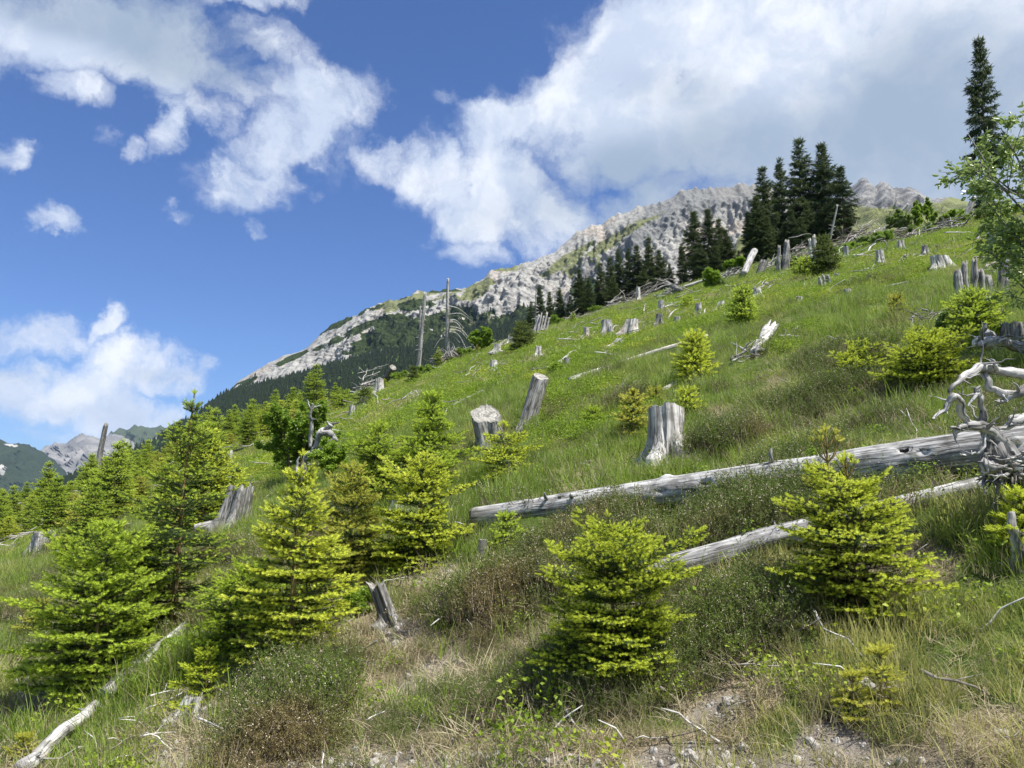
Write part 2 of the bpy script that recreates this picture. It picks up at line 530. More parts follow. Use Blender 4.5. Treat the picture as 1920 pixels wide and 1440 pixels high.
def zones(P):
    """weights of bilberry, heath, dry grass, bare soil at ground points"""
    u, v, f = project(P)
    x, y = P[:, 0], P[:, 1]
    bump = fbm(x * 1.15, y * 1.15, oct=3, seed=3)
    n1 = fbm(x * .5, y * .5, oct=4, seed=41); n2 = fbm(x * .16, y * .16, oct=4, seed=51); n3 = fbm(x * 1.3, y * 1.3, oct=3, seed=61)
    nn = 0.55 * n1 + 0.6 * n2
    def U(L):
        r = np.zeros(len(P))
        for b in L: r = np.maximum(r, rotblob(u, v, *b) * 1.0)
        return r
    bil = U([(800, 720, 330, 75, 18), (1080, 770, 130, 62, 10), (1100, 640, 330, 70, 17), (1330, 590, 300, 42, 16), (640, 800, 140, 55, 15), (1780, 480, 190, 38, 12), (1560, 540, 230, 34, 14), (1750, 425, 160, 30, 10), (450, 870, 230, 60, 15), (1480, 640, 90, 26, 10), (260, 930, 250, 60, 12)])
    bil = sstep(bil + nn * 1.1, 0.45, 0.72)
    bil = np.maximum(bil, sstep(y, 55, 75) * sstep(nn, -0.05, 0.25)) * (1 - .75 * sstep(n3 + n1 * .6, .10, .36))
    heath = U([(1100, 1330, 560, 110, 4), (650, 1330, 190, 110, 20), (860, 1230, 240, 90, 16), (1350, 1170, 150, 120, 0), (1420, 960, 170, 62, 22), (1800, 1230, 170, 120, 10), (1640, 1340, 170, 90, 0), (1120, 1030, 150, 70, 20), (1880, 820, 40, 40, 0), (1560, 780, 190, 55, 18), (1340, 1390, 150, 60, 0), (120, 1160, 70, 110, 20), (1650, 690, 120, 28, 10)])
    heath = sstep(heath + nn * 1.3 + n3 * 0.3 + bump * .9, 0.54, 0.78)
    dry = U([(800, 1130, 130, 40, 20), (690, 1200, 130, 60, 30), (520, 1290, 120, 70, 20), (330, 1350, 150, 50, 30), (440, 1410, 120, 50, 10), (1860, 1400, 180, 80, 20), (1220, 870, 110, 24, 15), (1640, 1300, 60, 40, 0), (1340, 770, 60, 22, 0), (1100, 950, 120, 30, 10), (60, 1310, 80, 60, 20), (1700, 1060, 120, 60, 10), (1850, 760, 60, 45, 0), (1540, 700, 150, 26, 15), (300, 1230, 60, 40, 30), (960, 1410, 320, 34, 2), (1380, 1310, 90, 40, 10), (1250, 1080, 160, 30, 10)])
    dry = sstep(dry + n1 * 0.75 + n3 * 0.35 - bump * 1.1, 0.54, 0.92)
    dry = np.maximum(dry, 0.8 * sstep(n1 * .6 + n2 * .4 + n3 * .4 - bump * .9, 0.34, 0.60) * (1 - bil))
    soil = U([(880, 1430, 260, 22, 2), (1290, 1425, 90, 26, 0), (30, 1330, 70, 42, 30), (350, 1420, 100, 30, 10), (800, 1072, 60, 18, 0), (1640, 1290, 50, 40, 0), (1350, 1330, 60, 26, 20), (560, 1250, 50, 30, 40), (745, 1180, 40, 26, 20), (1560, 1400, 60, 40, 0), (380, 1330, 50, 22, 0), (1290, 1150, 40, 30, 0)])
    soil = sstep(soil + n1 * 0.5 + n3 * 0.6 - bump * .8, 0.58, 0.95)
    bot = sstep(v + 60 * n1 + 60 * n3, 1395, 1455)
    soil = np.maximum(soil, .85 * bot * sstep(n3 + n1 * .5, -.15, .25))
    dry = np.maximum(dry, .8 * bot)
    return bil, heath, dry, soil, (n1, n2, n3)


# ------------------------------------------------------------------ ground sheet
def build_ground():
    # polar grid, rings close together near the camera
    rr = np.concatenate([np.linspace(0.2, 2, 10, endpoint=False), np.geomspace(2, 26, 330, endpoint=False), np.geomspace(26, 330, 130)])
    th_in = np.linspace(-0.72, 0.72, 460)
    th = np.concatenate([np.linspace(-math.pi, -0.74, 40), th_in, np.linspace(0.74, math.pi, 40)])
    R, T = np.meshgrid(rr, th, indexing='ij')
    X, Y = R * np.sin(T), R * np.cos(T)
    Z = ground(X, Y)
    # behind and beside, keep the same hillside but let it ease out
    Z = np.where(R > 150, Z - 0.0 * R, Z)
    V = np.stack([X.ravel(), Y.ravel(), Z.ravel()], 1)
    n, m = R.shape
    i = np.arange(n - 1)[:, None] * m + np.arange(m - 1)[None, :]
    F = np.stack([i, i + m, i + m + 1, i + 1], -1).reshape(-1, 4)[:, ::-1]
    c0 = np.array([[0, 0, 0.0]])
    bil, heath, dry, soil, ns = zones(V)
    ng = np.stack([bil, heath, dry], 1)
    m_, t, b = principled('meadow_soil', (0.1, 0.1, 0.05), 0.95, 0.1)
    a = t.new('ShaderNodeAttribute', attribute_name='cover')
    s = t.new('ShaderNodeSeparateXYZ'); t.link(a.outputs['Vector'], s.inputs[0])
    a2 = t.new('ShaderNodeAttribute', attribute_name='bare')
    ge = t.new('ShaderNodeNewGeometry'); pos = ge.outputs['Position']
    n1 = t.noise(pos, 9, 6, 0.7); n2 = t.noise(pos, 1.2, 5, 0.6); n3 = t.noise(pos, 60, 4, 0.7)
    green = t.mix(n1.outputs['Fac'], (0.040, 0.070, 0.014), (0.12, 0.17, 0.035))
    bilc = t.mix(n1.outputs['Fac'], (0.04, 0.055, 0.012), (0.14, 0.155, 0.035))
    hc = t.mix(n1.outputs['Fac'], (0.035, 0.030, 0.016), (0.10, 0.085, 0.045))
    dc = t.mix(n1.outputs['Fac'], (0.15, 0.115, 0.07), (0.42, 0.35, 0.24))
    sc = t.mix(n3.outputs['Fac'], (0.10, 0.08, 0.06), (0.40, 0.36, 0.31))
    col = t.mix(s.outputs[0], green, bilc)
    col = t.mix(s.outputs[1], col, hc)
    col = t.mix(s.outputs[2], col, dc)
    col = t.mix(a2.outputs['Fac'], col, sc)
    t.link(col, b.inputs['Base Color'])
    bp = t.new('ShaderNodeBump'); bp.inputs['Strength'].default_value = 0.9; bp.inputs['Distance'].default_value = 0.06
    h = t.math('ADD', n1.outputs['Fac'], t.math('MULTIPLY', n3.outputs['Fac'], 0.35))
    t.link(h, bp.inputs['Height']); t.link(bp.outputs[0], b.inputs['Normal'])
    me = make_mesh('meadow_slope', V, [(F, 0)], m_, {'cover': ng, 'bare': soil}, smooth=True)
    link('ground', me, label='steep meadow slope rising to the right', kind='structure')


build_ground()

# ------------------------------------------------------------------ mountains
RIDGE = [(-700, 1120), (-250, 1030), (0, 935), (60, 925), (120, 900), (200, 866), (270, 832), (350, 790), (430, 733), (445, 716), (480, 694), (530, 668), (570, 655), (596, 632), (620, 606), (650, 592), (700, 571), (740, 561), (790, 546), (830, 545), (870, 541), (900, 525), (925, 505), (985, 488), (1040, 476), (1075, 441), (1110, 421), (1150, 405), (1185, 388), (1230, 383), (1270, 361), (1300, 353), (1360, 350), (1395, 343), (1440, 352), (1500, 378), (1560, 402), (1620, 420), (1800, 440), (2300, 450)]
BOUND = [(-700, 1125), (0, 938), (430, 740), (445, 737), (520, 718), (600, 698), (660, 684), (700, 672), (740, 655), (800, 655), (860, 628), (930, 622), (985, 606), (1040, 590), (1080, 585), (1200, 575), (1400, 560), (2300, 560)]


def cov(u):
    """x/y of a pixel column near the skyline, used only to lay the ridge out along its bearing"""
    return (np.asarray(u, float) - 960) / FPX


def build_mountain():
    ux = np.linspace(-520, 1760, 900)
    rv = np.interp(ux, *np.array(RIDGE).T); bv = np.interp(ux, *np.array(BOUND).T)
    rv = np.convolve(np.pad(rv, 2, mode='edge'), [.15, .2, .3, .2, .15], mode='valid')
    bv = np.convolve(np.pad(bv, 12, mode='edge'), np.ones(25) / 25, mode='valid')
    bv = np.maximum(bv, rv + 3)
    r = np.array([slope_of(a, b) for a, b in zip(ux, rv)]); bo = np.array([slope_of(a, b) for a, b in zip(ux, bv)])
    nv = np.interp(ux, *np.array(SIL).T) + 90
    nb = np.array([slope_of(a, b) for a, b in zip(ux, nv)])
    dx, er, eb, en = r[:, 0], r[:, 1], bo[:, 1], nb[:, 1]
    # ridge bearing: farther to the left
    yr = 1500 + 260 * np.clip(-(ux - 700) / 900, -0.3, 1)
    rockh = np.clip((bv - rv) / 110, 0, 1)
    yb = yr - 60 - 230 * rockh
    y_near = 380 + 0 * yr
    NB, NR, NK = 150, 190, 14
    rows = []
    for k in range(NB):                     # wooded apron
        t = k / NB
        y = y_near + (yb - y_near) * t
        e = en + (eb - en) * t ** 0.9
        rows.append((y, e, np.zeros_like(y), t))
    for k in range(NR + 1):                 # rock face
        t = k / NR
        y = yb + (yr - yb) * t
        e = eb + (er - eb) * t
        rows.append((y, e, np.full_like(y, max(t, 1e-3)), t))
    for k in range(1, NK):
        t = k / NK
        y = yr + 600 * t
        e = er - (er * 0.5 + 0.1) * t
        rows.append((y, e, np.full_like(y, 1.0), 1))
    Yp = np.array([q[0] for q in rows]); E = np.array([q[1] for q in rows]); RT = np.array([q[2] for q in rows])
    X = Yp * dx[None, :]
    Z = CAM_H + Yp * E
    n, m = Yp.shape
    isr = RT > 0
    rowid = np.arange(n)[:, None] * np.ones((1, m))
    face = np.clip((rowid - NB) / NR, 0, 1)
    U = np.tile(ux[None, :], (n, 1))
    VV = np.zeros_like(U)
    # relief
    warp = fbm(X * .006, Z * .006, Yp * .004, oct=3, seed=5) * 60
    big = ridged((X + warp) * .006, (Z - .5 * X) * .0035, oct=4, seed=71)
    mid = ridged((X + warp * .5) * .019, (Z - .6 * X) * .010, Yp * .004, oct=5, seed=81)
    fine = ridged(X * .07, (Z - .6 * X) * .04, Yp * .02, oct=4, seed=91)
    amp = np.where(isr, np.minimum(1, face * 6) * (1 - 0.80 * sstep(face, 0.72, 1.0)), 0)
    hh = np.clip((bv - rv) / 120, 0.12, 1)[None, :]
    amp = amp * hh
    crag = ridged(X * .15 + 3, (Z - .4 * X) * .10, Yp * .05, oct=3, seed=95)
    push = (big * 36 + mid * 19 + fine * 10 + crag * 5) * amp
    # push the relief towards/away from the viewer along the slope normal, mostly horizontally
    Y2 = Yp - push * 0.9
    X2 = X - push * 0.25
    Z2 = Z + push * 0.35
    edge = np.where(isr, sstep(face, .8, 1.0), 0) * hh
    Z2 = Z2 + edge * (ridged(X * .035, Yp * 0.0, oct=4, seed=101) * 6.5 + fbm(X * .15, X * 0, oct=2, seed=111) * 2.5)
    # wooded apron: gentle folds
    ap = np.where(isr, 0, 1) * sstep(rowid / NB, 0, .2) * (1 - sstep(rowid / NB, .8, 1.0))
    Z2 = Z2 + ap * fbm(X * .006 + 3, Yp * .006, oct=4, seed=121) * 22
    V = np.stack([X2.ravel(), Y2.ravel(), Z2.ravel()], 1)
    i = np.arange(n - 1)[:, None] * m + np.arange(m - 1)[None, :]
    F = np.stack([i, i + 1, i + m + 1, i + m], -1).reshape(-1, 4)
    # normals for the cover masks
    P = V.reshape(n, m, 3)
    du = np.gradient(P, axis=1); dv = np.gradient(P, axis=0)
    N = np.cross(du, dv); N /= np.linalg.norm(N, axis=2, keepdims=True) + 1e-9
    steep = N[:, :, 2]
    u, v, f = project(V); u = u.reshape(n, m); v = v.reshape(n, m)
    nz = fbm(X * .012, Z * .012, Yp * .01, oct=5, seed=131)
    nf = fbm(X * .06, Z * .06, Yp * .04, oct=3, seed=137)
    def UB(L):
        q = np.zeros((n, m))
        for b_ in L: q = np.maximum(q, rotblob(u, v, *b_))
        return q
    # alpine grass streaks running down to the left
    streak = fbm((X + 1.2 * Z) * .004, (Z - 0.75 * X) * .018, oct=5, seed=141)
    gr = UB([(800, 557, 90, 16, 12), (745, 585, 34, 30, -45), (890, 545, 34, 16, 30), (1060, 490, 60, 12, 35), (1130, 465, 110, 10, 32), (1170, 440, 70, 8, 32), (960, 500, 40, 7, 10), (1095, 505, 50, 18, 30), (1160, 410, 40, 8, 28), (840, 600, 80, 30, 10), (1250, 400, 60, 7, 20)])
    grass = sstep(gr + streak * 1.0 + nf * .4, 0.66, 0.86) * np.where(isr, 1, 0) * (1 - .75 * sstep(face, .8, .95) * sstep(u, 930, 1000))
    grass = np.maximum(grass, sstep(streak * 1.3 + nf * .6, 0.50, 0.72) * np.where(isr, 0.55, 0) * (1 - .9 * sstep(face, .72, .9)))
    pk = UB([(640, 598, 70, 14, 22), (600, 618, 40, 9, 25), (650, 628, 70, 9, 26), (690, 580, 50, 7, 20), (780, 570, 44, 10, 8), (850, 600, 70, 24, 12), (760, 620, 60, 24, -10), (900, 590, 70, 14, 10), (700, 640, 60, 20, 20), (980, 585, 60, 10, 12), (545, 672, 40, 5, 25), (450, 722, 30, 7, 25), (790, 640, 60, 30, 0), (1100, 545, 30, 25, 0), (840, 545, 40, 4, 2), (740, 562, 30, 4, 14)])
    pine = sstep(pk + nz * 0.8 + nf * .5, 0.68, 0.80) * np.where(isr, 1, 0)
    base_edge = sstep(face + nz * .35 + nf * .12, 0.09, 0.0) * np.where(isr, 1, 0)
    pine = np.maximum(pine, base_edge)
    pine = np.where(isr, pine, 1.0)
    light = np.where(isr, 0, sstep(fbm(X * .008, Yp * .010, oct=4, seed=151) + .2 * nf, 0.12, 0.34))
    dark = UB([(1290, 385, 110, 26, 12), (1380, 370, 70, 26, 0), (1230, 420, 90, 16, 35), (1180, 470, 120, 10, 32)])  # shade lying on the upper face, painted into the rock colour
    kind = np.stack([grass.ravel(), pine.ravel(), light.ravel()], 1)
    me_m, t, b = principled('limestone', (0.4, 0.39, 0.36), 0.95, 0.1)
    a = t.new('ShaderNodeAttribute', attribute_name='cover')
    s = t.new('ShaderNodeSeparateXYZ'); t.link(a.outputs['Vector'], s.inputs[0])
    a2 = t.new('ShaderNodeAttribute', attribute_name='dark')
    ge = t.new('ShaderNodeNewGeometry'); pos = ge.outputs['Position']
    n1 = t.noise(pos, .05, 7, 0.72); n2 = t.noise(pos, .011, 4, 0.6); n3 = t.noise(pos, .25, 5, .7)
    vo = t.new('ShaderNodeTexVoronoi', feature='DISTANCE_TO_EDGE'); 
    wv = t.vmath('ADD', pos, t.vmath('MULTIPLY', n1.outputs['Color'], (30, 30, 30)).outputs[0]).outputs[0]
    t.link(wv, vo.inputs['Vector']); vo.inputs['Scale'].default_value = 0.045
    crk = t.smooth(vo.outputs['Distance'], 0.0, 0.10, 1, 0)
    rock = t.ramp(n1.outputs['Fac'], [(0.30, (0.22, 0.215, 0.20)), (0.42, (0.30, 0.295, 0.28)), (0.56, (0.365, 0.358, 0.335)), (0.8, (0.45, 0.44, 0.415))])
    rock = t.mix(t.smooth(n2.outputs['Fac'], .52, .68, 0, .5), rock, (0.45, 0.37, 0.29))
    rock = t.mix(t.math('MULTIPLY', crk, t.smooth(n3.outputs['Fac'], .4, .6, 0, .55)), rock, (0.13, 0.125, 0.115))
    rock = t.mix(t.math('MULTIPLY', a2.outputs['Fac'], 0.75), rock, (0.17, 0.175, 0.175))
    grs = t.mix(n1.outputs['Fac'], (0.11, 0.13, 0.055), (0.22, 0.225, 0.115))
    pin = t.mix(n3.outputs['Fac'], (0.012, 0.024, 0.010), (0.055, 0.075, 0.022))
    lig = t.mix(n3.outputs['Fac'], (0.06, 0.12, 0.025), (0.14, 0.22, 0.05))
    e1 = t.math('ADD', s.outputs[0], t.math('MULTIPLY', t.math('SUBTRACT', n3.outputs['Fac'], .5), 0.9))
    e2 = t.math('ADD', s.outputs[1], t.math('MULTIPLY', t.math('SUBTRACT', n3.outputs['Fac'], .5), 0.9))
    col = t.mix(t.smooth(e1, .38, .62), rock, grs)
    pin = t.mix(s.outputs[2], pin, lig)
    col = t.mix(t.smooth(e2, .42, .58), col, pin)
    t.link(col, b.inputs['Base Color'])
    bp = t.new('ShaderNodeBump'); bp.inputs['Strength'].default_value = 0.7; bp.inputs['Distance'].default_value = 7.0
    h = t.math('ADD', n1.outputs['Fac'], t.math('MULTIPLY', n3.outputs['Fac'], 0.5))
    h = t.math('SUBTRACT', h, t.math('MULTIPLY', crk, 0.15))
    t.link(h, bp.inputs['Height']); t.link(bp.outputs[0], b.inputs['Normal'])
    me = make_mesh('rocky_ridge', V, [(F, 0)], me_m, {'cover': kind, 'dark': sstep(dark.ravel() + nz.ravel() * .5, .4, .8)}, smooth=True)
    link('mountain_ridge', me, label='pale limestone ridge above the dark spruce forest', kind='structure')
    return P, isr, pine, light, face, u, v, NB, NR


MP = build_mountain()


def simple_range(name, label, pts, y0, depth_m, base_v, seed, mat, amp=0.05, cols=360, rows=90, yslope=0.0, attrs_fn=None, foot=0.8):
    """a more distant range: crest along pts, falling towards the viewer over depth_m metres"""
    P0 = np.array(pts, float)
    ux = np.linspace(P0[0, 0], P0[-1, 0], cols)
    rv = np.interp(ux, P0[:, 0], P0[:, 1])
    r = np.array([slope_of(a, b) for a, b in zip(ux, rv)])
    bq = np.array([slope_of(a, base_v if np.isscalar(base_v) else np.interp(a, *np.array(base_v, float).T)) for a in ux])
    yr = y0 + yslope * (ux - ux[0])
    T = np.linspace(0, 1.25, rows)
    Y = (yr[None, :] - depth_m * (1 - T[:, None]))
    E = np.where(T[:, None] <= 1, bq[None, :, 1] + (r[None, :, 1] - bq[None, :, 1]) * np.clip(T[:, None], 0, 1) ** foot, r[None, :, 1] * (1 - 1.8 * (T[:, None] - 1)) - 0.25 * (T[:, None] - 1))
    X = Y * r[None, :, 0]
    Z = CAM_H + Y * E
    s = 1.0 / depth_m
    rel = (ridged(X * s * 5, (Z + .3 * X) * s * 3, oct=6, seed=seed) + .8 * ridged(X * s * 21, (Z + .3 * X) * s * 12, oct=5, seed=seed + 2)) * amp * depth_m
    fall = (np.minimum(1, T * 5) * (1 - .8 * sstep(T, .8, 1.0)))[:, None]
    Y = Y - rel * fall; Z = Z + rel * .4 * fall
    Z = Z + sstep(T, .85, 1.0)[:, None] * ridged(X * s * 22, X * 0, oct=4, seed=seed + 5) * depth_m * 0.012
    V = np.stack([X.ravel(), Y.ravel(), Z.ravel()], 1)
    n, m = X.shape
    i = np.arange(n - 1)[:, None] * m + np.arange(m - 1)[None, :]
    F = np.stack([i, i + 1, i + m + 1, i + m], -1).reshape(-1, 4)
    u, v, f = project(V)
    at = attrs_fn(u, v, V, np.repeat(T, m)) if attrs_fn else {}
    me = make_mesh(name, V, [(F, 0)], mat, at, smooth=True)
    return link(name, me, label=label, kind='structure')


def range_material(name, rock_lo, rock_hi, veg_lo, veg_hi, sc=0.01, bump=15):
    m, t, b = principled(name, rock_hi, 0.95, 0.05)
    ge = t.new('ShaderNodeNewGeometry'); pos = ge.outputs['Position']
    a = t.new('ShaderNodeAttribute', attribute_name='veg')
    n1 = t.noise(pos, sc, 8, 0.68); n2 = t.noise(pos, sc * 5, 5, 0.7)
    rock = t.mix(t.smooth(n1.outputs['Fac'], .35, .65), rock_lo, rock_hi)
    veg = t.mix(n2.outputs['Fac'], veg_lo, veg_hi)
    e = t.math('ADD', a.outputs['Fac'], t.math('MULTIPLY', t.math('SUBTRACT', n2.outputs['Fac'], .5), 1.0))
    t.link(t.mix(t.smooth(e, .4, .6), rock, veg), b.inputs['Base Color'])
    bp = t.new('ShaderNodeBump'); bp.inputs['Strength'].default_value = 0.9; bp.inputs['Distance'].default_value = bump
    t.link(t.math('ADD', n1.outputs['Fac'], t.math('MULTIPLY', n2.outputs['Fac'], .4)), bp.inputs['Height']); t.link(bp.outputs[0], b.inputs['Normal'])
    return m


def far_left_attr(u, v, V, T):
    q = rotblob(u, v, 120, 850, 70, 40, 20)
    q = np.maximum(q, rotblob(u, v, 180, 840, 60, 26, 0))
    n = fbm(V[:, 0] * .002, V[:, 2] * .004, oct=5, seed=7)
    return {'veg': 1 - sstep(q + n * .5, .3, .6)}


mat_far = range_material('far_rock', (0.13, 0.13, 0.13), (0.30, 0.29, 0.28), (0.035, 0.050, 0.035), (0.09, 0.11, 0.06), 0.003, 40)
simple_range('far_mountain', 'blue-grey rocky mountain far off beyond the valley', [(-900, 900), (-200, 900), (20, 885), (55, 858), (80, 836), (100, 827), (125, 828), (150, 816), (165, 811), (185, 818), (205, 812), (230, 803), (252, 796), (275, 797), (310, 800), (345, 790), (380, 800), (500, 830)], 5200, 1900, [(-900, 985), (500, 960)], 201, mat_far, 0.06, attrs_fn=far_left_attr)
mat_fd = range_material('far_wooded', (0.20, 0.20, 0.19), (0.40, 0.39, 0.36), (0.016, 0.026, 0.018), (0.045, 0.060, 0.030), 0.004, 30)
simple_range('wooded_hill', 'dark blue-green wooded hill at the far left', [(-1200, 760), (-500, 770), (-60, 810), (0, 822), (20, 828), (45, 832), (80, 846), (110, 872), (140, 905), (200, 940), (300, 960)], 4100, 1500, 985, 211, mat_fd, 0.05,
             attrs_fn=lambda u, v, V, T: {'veg': 1 - sstep(np.maximum(rotblob(u, v, 22, 835, 12, 2, -10), rotblob(u, v, 3, 880, 6, 10, 0)) + .4 * fbm(V[:, 0] * .004, V[:, 2] * .006, oct=4, seed=9), .5, .7)})


def right_attr(u, v, V, T):
    n = fbm(V[:, 0] * .006, V[:, 2] * .014, oct=5, seed=17)
    q = np.maximum(rotblob(u, v, 1635, 345, 75, 30, 0), rotblob(u, v, 1710, 362, 60, 16, -6))
    q = np.maximum(q, rotblob(u, v, 1640, 382, 90, 6, -4) * .9)
    return {'veg': 1 - sstep(q + n * .45, .35, .6)}


mat_r = range_material('alpine_rock', (0.09, 0.09, 0.09), (0.29, 0.285, 0.275), (0.13, 0.15, 0.06), (0.25, 0.26, 0.11), 0.02, 12)
simple_range('alpine_ridge', 'rocky teeth above an olive alpine meadow behind the spruces', [(1380, 430), (1480, 400), (1570, 380), (1600, 352), (1612, 338), (1620, 334), (1630, 343), (1638, 352), (1647, 341), (1656, 337), (1664, 341), (1676, 355), (1688, 356), (1702, 350), (1716, 353), (1732, 362), (1750, 369), (1790, 374), (1850, 380), (1950, 384), (2150, 380), (2600, 360)], 1900, 1250, 480, 221, mat_r, 0.030, cols=420, rows=150, attrs_fn=right_attr, foot=1.0)


def build_base():
    """valley floor far below, out to the horizon"""
    m, t, b = principled('valley_green', (0.04, 0.06, 0.03), 0.95, 0.1)
    ge = t.new('ShaderNodeNewGeometry')
    n = t.noise(ge.outputs['Position'], 0.004, 6, 0.65)
    t.link(t.mix(n.outputs['Fac'], (0.02, 0.035, 0.015), (0.10, 0.13, 0.05)), b.inputs['Base Color'])
    n_ = 60
    xs = np.linspace(-9000, 9000, n_); ys = np.linspace(-6000, 9000, n_)
    X, Y = np.meshgrid(xs, ys, indexing='ij')
    Z = -420 + 60 * fbm(X * .0006, Y * .0006, oct=4, seed=301)
    V = np.stack([X.ravel(), Y.ravel(), Z.ravel()], 1)
    i = np.arange(n_ - 1)[:, None] * n_ + np.arange(n_ - 1)[None, :]
    F = np.stack([i, i + n_, i + n_ + 1, i + 1], -1).reshape(-1, 4)
    link('valley_terrain', make_mesh('valley', V, [(F, 0)], m, smooth=True), label='wooded valley floor far below the slope', kind='structure')


build_base()


# ------------------------------------------------------------------ tubes, units, trees
def frames(P):
    """parallel-transport frames along a polyline"""
    P = np.asarray(P, float)
    T = np.gradient(P, axis=0); T /= np.linalg.norm(T, axis=1, keepdims=True) + 1e-12
    ref = np.array([0, 0, 1.0]) if abs(T[0, 2]) < 0.9 else np.array([1.0, 0, 0])
    a = np.cross(T[0], ref); a /= np.linalg.norm(a)
    A = np.zeros_like(P)
    for i in range(len(P)):
        a = a - T[i] * (a @ T[i]); a /= np.linalg.norm(a) + 1e-12
        A[i] = a
    B = np.cross(T, A)
    return T, A, B


class Acc:
    """collects vertices, faces per material and the grain attribute"""
    def __init__(s):
        s.V = []; s.G = []; s.F = {}; s.n = 0
    def add(s, V, F, mat=0, G=None):
        V = np.asarray(V, float)
        s.V.append(V); s.G.append(np.zeros_like(V) + V * np.array([1, 1, .1]) if G is None else G)
        F = F if isinstance(F, list) else [F]
        for f in F:
            if len(f):
                s.F.setdefault((mat, np.asarray(f).shape[1]), []).append(np.asarray(f) + s.n)
        s.n += len(V)
    def mesh(s, name, mats, smooth=True):
        V = np.concatenate(s.V); G = np.concatenate(s.G)
        polys = [(np.concatenate(f), k[0]) for k, f in s.F.items()]
        return make_mesh(name, V, polys, mats, {'grain': G}, smooth)


def tube(acc, P, R, segs=8, amp=0.0, seed=0, freq=6.0, mat=0, flute=0.0, knots=0, jag=0.0, caps=True, hollow=0.0, capmat=None, squash=1.0, holes=0):
    """a tapered, irregular wooden tube along P with radii R"""
    P = np.asarray(P, float); n = len(P)
    R = np.asarray(R, float) * np.ones(n)
    T, A, B = frames(P)
    s = np.concatenate([[0], np.cumsum(np.linalg.norm(np.diff(P, axis=0), axis=1))])
    th = np.arange(segs) / segs * 2 * math.pi
    c, sn = np.cos(th)[None, :], np.sin(th)[None, :]
    rad = R[:, None] * np.ones((1, segs))
    if amp:
        rr = max(R.max(), 1e-4)
        nz = fbm(c * 1.3 * np.ones((n, 1)) + seed, sn * 1.3 * np.ones((n, 1)), (s / rr * .35)[:, None] * np.ones((1, segs)), oct=3, seed=seed)
        nf = fbm(c * freq * np.ones((n, 1)), sn * freq * np.ones((n, 1)), (s / rr * .25)[:, None] * np.ones((1, segs)), oct=2, seed=seed + 9)
        rad = rad * (1 + amp * (nz + .5 * nf))
    r_ = random.Random(seed); hm = None
    for k in range(knots):
        t0 = r_.uniform(0, 2 * math.pi); s0 = r_.uniform(0.05, .95) * s[-1]
        wd = r_.uniform(.6, 1.2) * R.mean() * 0.35
        dth = np.abs((th - t0 + math.pi) % (2 * math.pi) - math.pi)[None, :] * R.mean()
        g = np.exp(-(dth ** 2 + ((s - s0)[:, None]) ** 2) / wd ** 2)
        rad = rad + g * R.mean() * r_.uniform(.15, .35)
    for k in range(holes):
        t0 = r_.uniform(math.pi * 0.0, 2 * math.pi); s0 = r_.uniform(0.03, .97) * s[-1]
        wd = r_.uniform(.5, 1.0) * R.mean() * 0.22
        dth = np.abs((th - t0 + math.pi) % (2 * math.pi) - math.pi)[None, :] * R.mean()
        g = np.exp(-((dth / wd) ** 2 + (((s - s0)[:, None]) / (wd * 2.2)) ** 2))
        rad = rad - g * R.mean() * 0.45
        hm = g if hm is None else np.maximum(hm, g)
    if amp > .3:
        rad = rad * (1 + .28 * fbm(s / max(R.max(), 1e-4) * .55 + seed, s * 0, oct=3, seed=seed))[:, None]
    V = P[:, None, :] + rad[:, :, None] * (c[:, :, None] * A[:, None, :] + squash * sn[:, :, None] * B[:, None, :])
    if jag:
        V[-1] += T[-1] * (jag * np.array([r_.uniform(-1, 1) for _ in range(segs)]))[:, None]
    G = np.stack([c * rad, sn * rad, (s * 0.06)[:, None] * np.ones((1, segs))], -1) + seed * 0.37
    V = V.reshape(-1, 3); G = G.reshape(-1, 3)
    i = np.arange(n - 1)[:, None] * segs; j = np.arange(segs)[None, :]
    F = np.stack([i + j, i + (j + 1) % segs, i + segs + (j + 1) % segs, i + segs + j], -1).reshape(-1, 4)
    if hm is not None and capmat is not None:
        fm = hm.ravel()[F].mean(1) > .42
        acc.add(V, F[fm], capmat + 1, G); F = F[~fm]
    if caps:
        V = np.concatenate([V, [P[0], P[-1] - T[-1] * hollow]]); G = np.concatenate([G, [[0, 0, 0], [0, 0, s[-1] * .06]]])
        a, b = n * segs, n * segs + 1
        jj = np.arange(segs)
        F0 = np.stack([(jj + 1) % segs, jj, np.full(segs, a)], 1)
        F1 = np.stack([(n - 1) * segs + jj, (n - 1) * segs + (jj + 1) % segs, np.full(segs, b)], 1)
        acc.add(V, [F, F0, F1] if capmat is None else [F, F0], mat, G)
        if capmat is not None:
            # separate cut face so that it shades flat, with radial grain
            rim = V[(n - 1) * segs + jj]
            VV = np.concatenate([rim, rim * .5 + (P[-1] - T[-1] * hollow * .7) * .5, [P[-1] - T[-1] * hollow]])
            GG = np.concatenate([np.stack([np.cos(th), np.sin(th), th * 0], 1) * .02 + [0, 0, .3], np.stack([np.cos(th), np.sin(th), th * 0], 1) * .02, [[0, 0, -.3]]])
            Fa = np.stack([jj, (jj + 1) % segs, segs + (jj + 1) % segs, segs + jj], 1)
            Fb = np.stack([segs + jj, segs + (jj + 1) % segs, np.full(segs, 2 * segs)], 1)
            acc.add(VV, [Fa, Fb], capmat, GG)
    else:
        acc.add(V, F, mat, G)


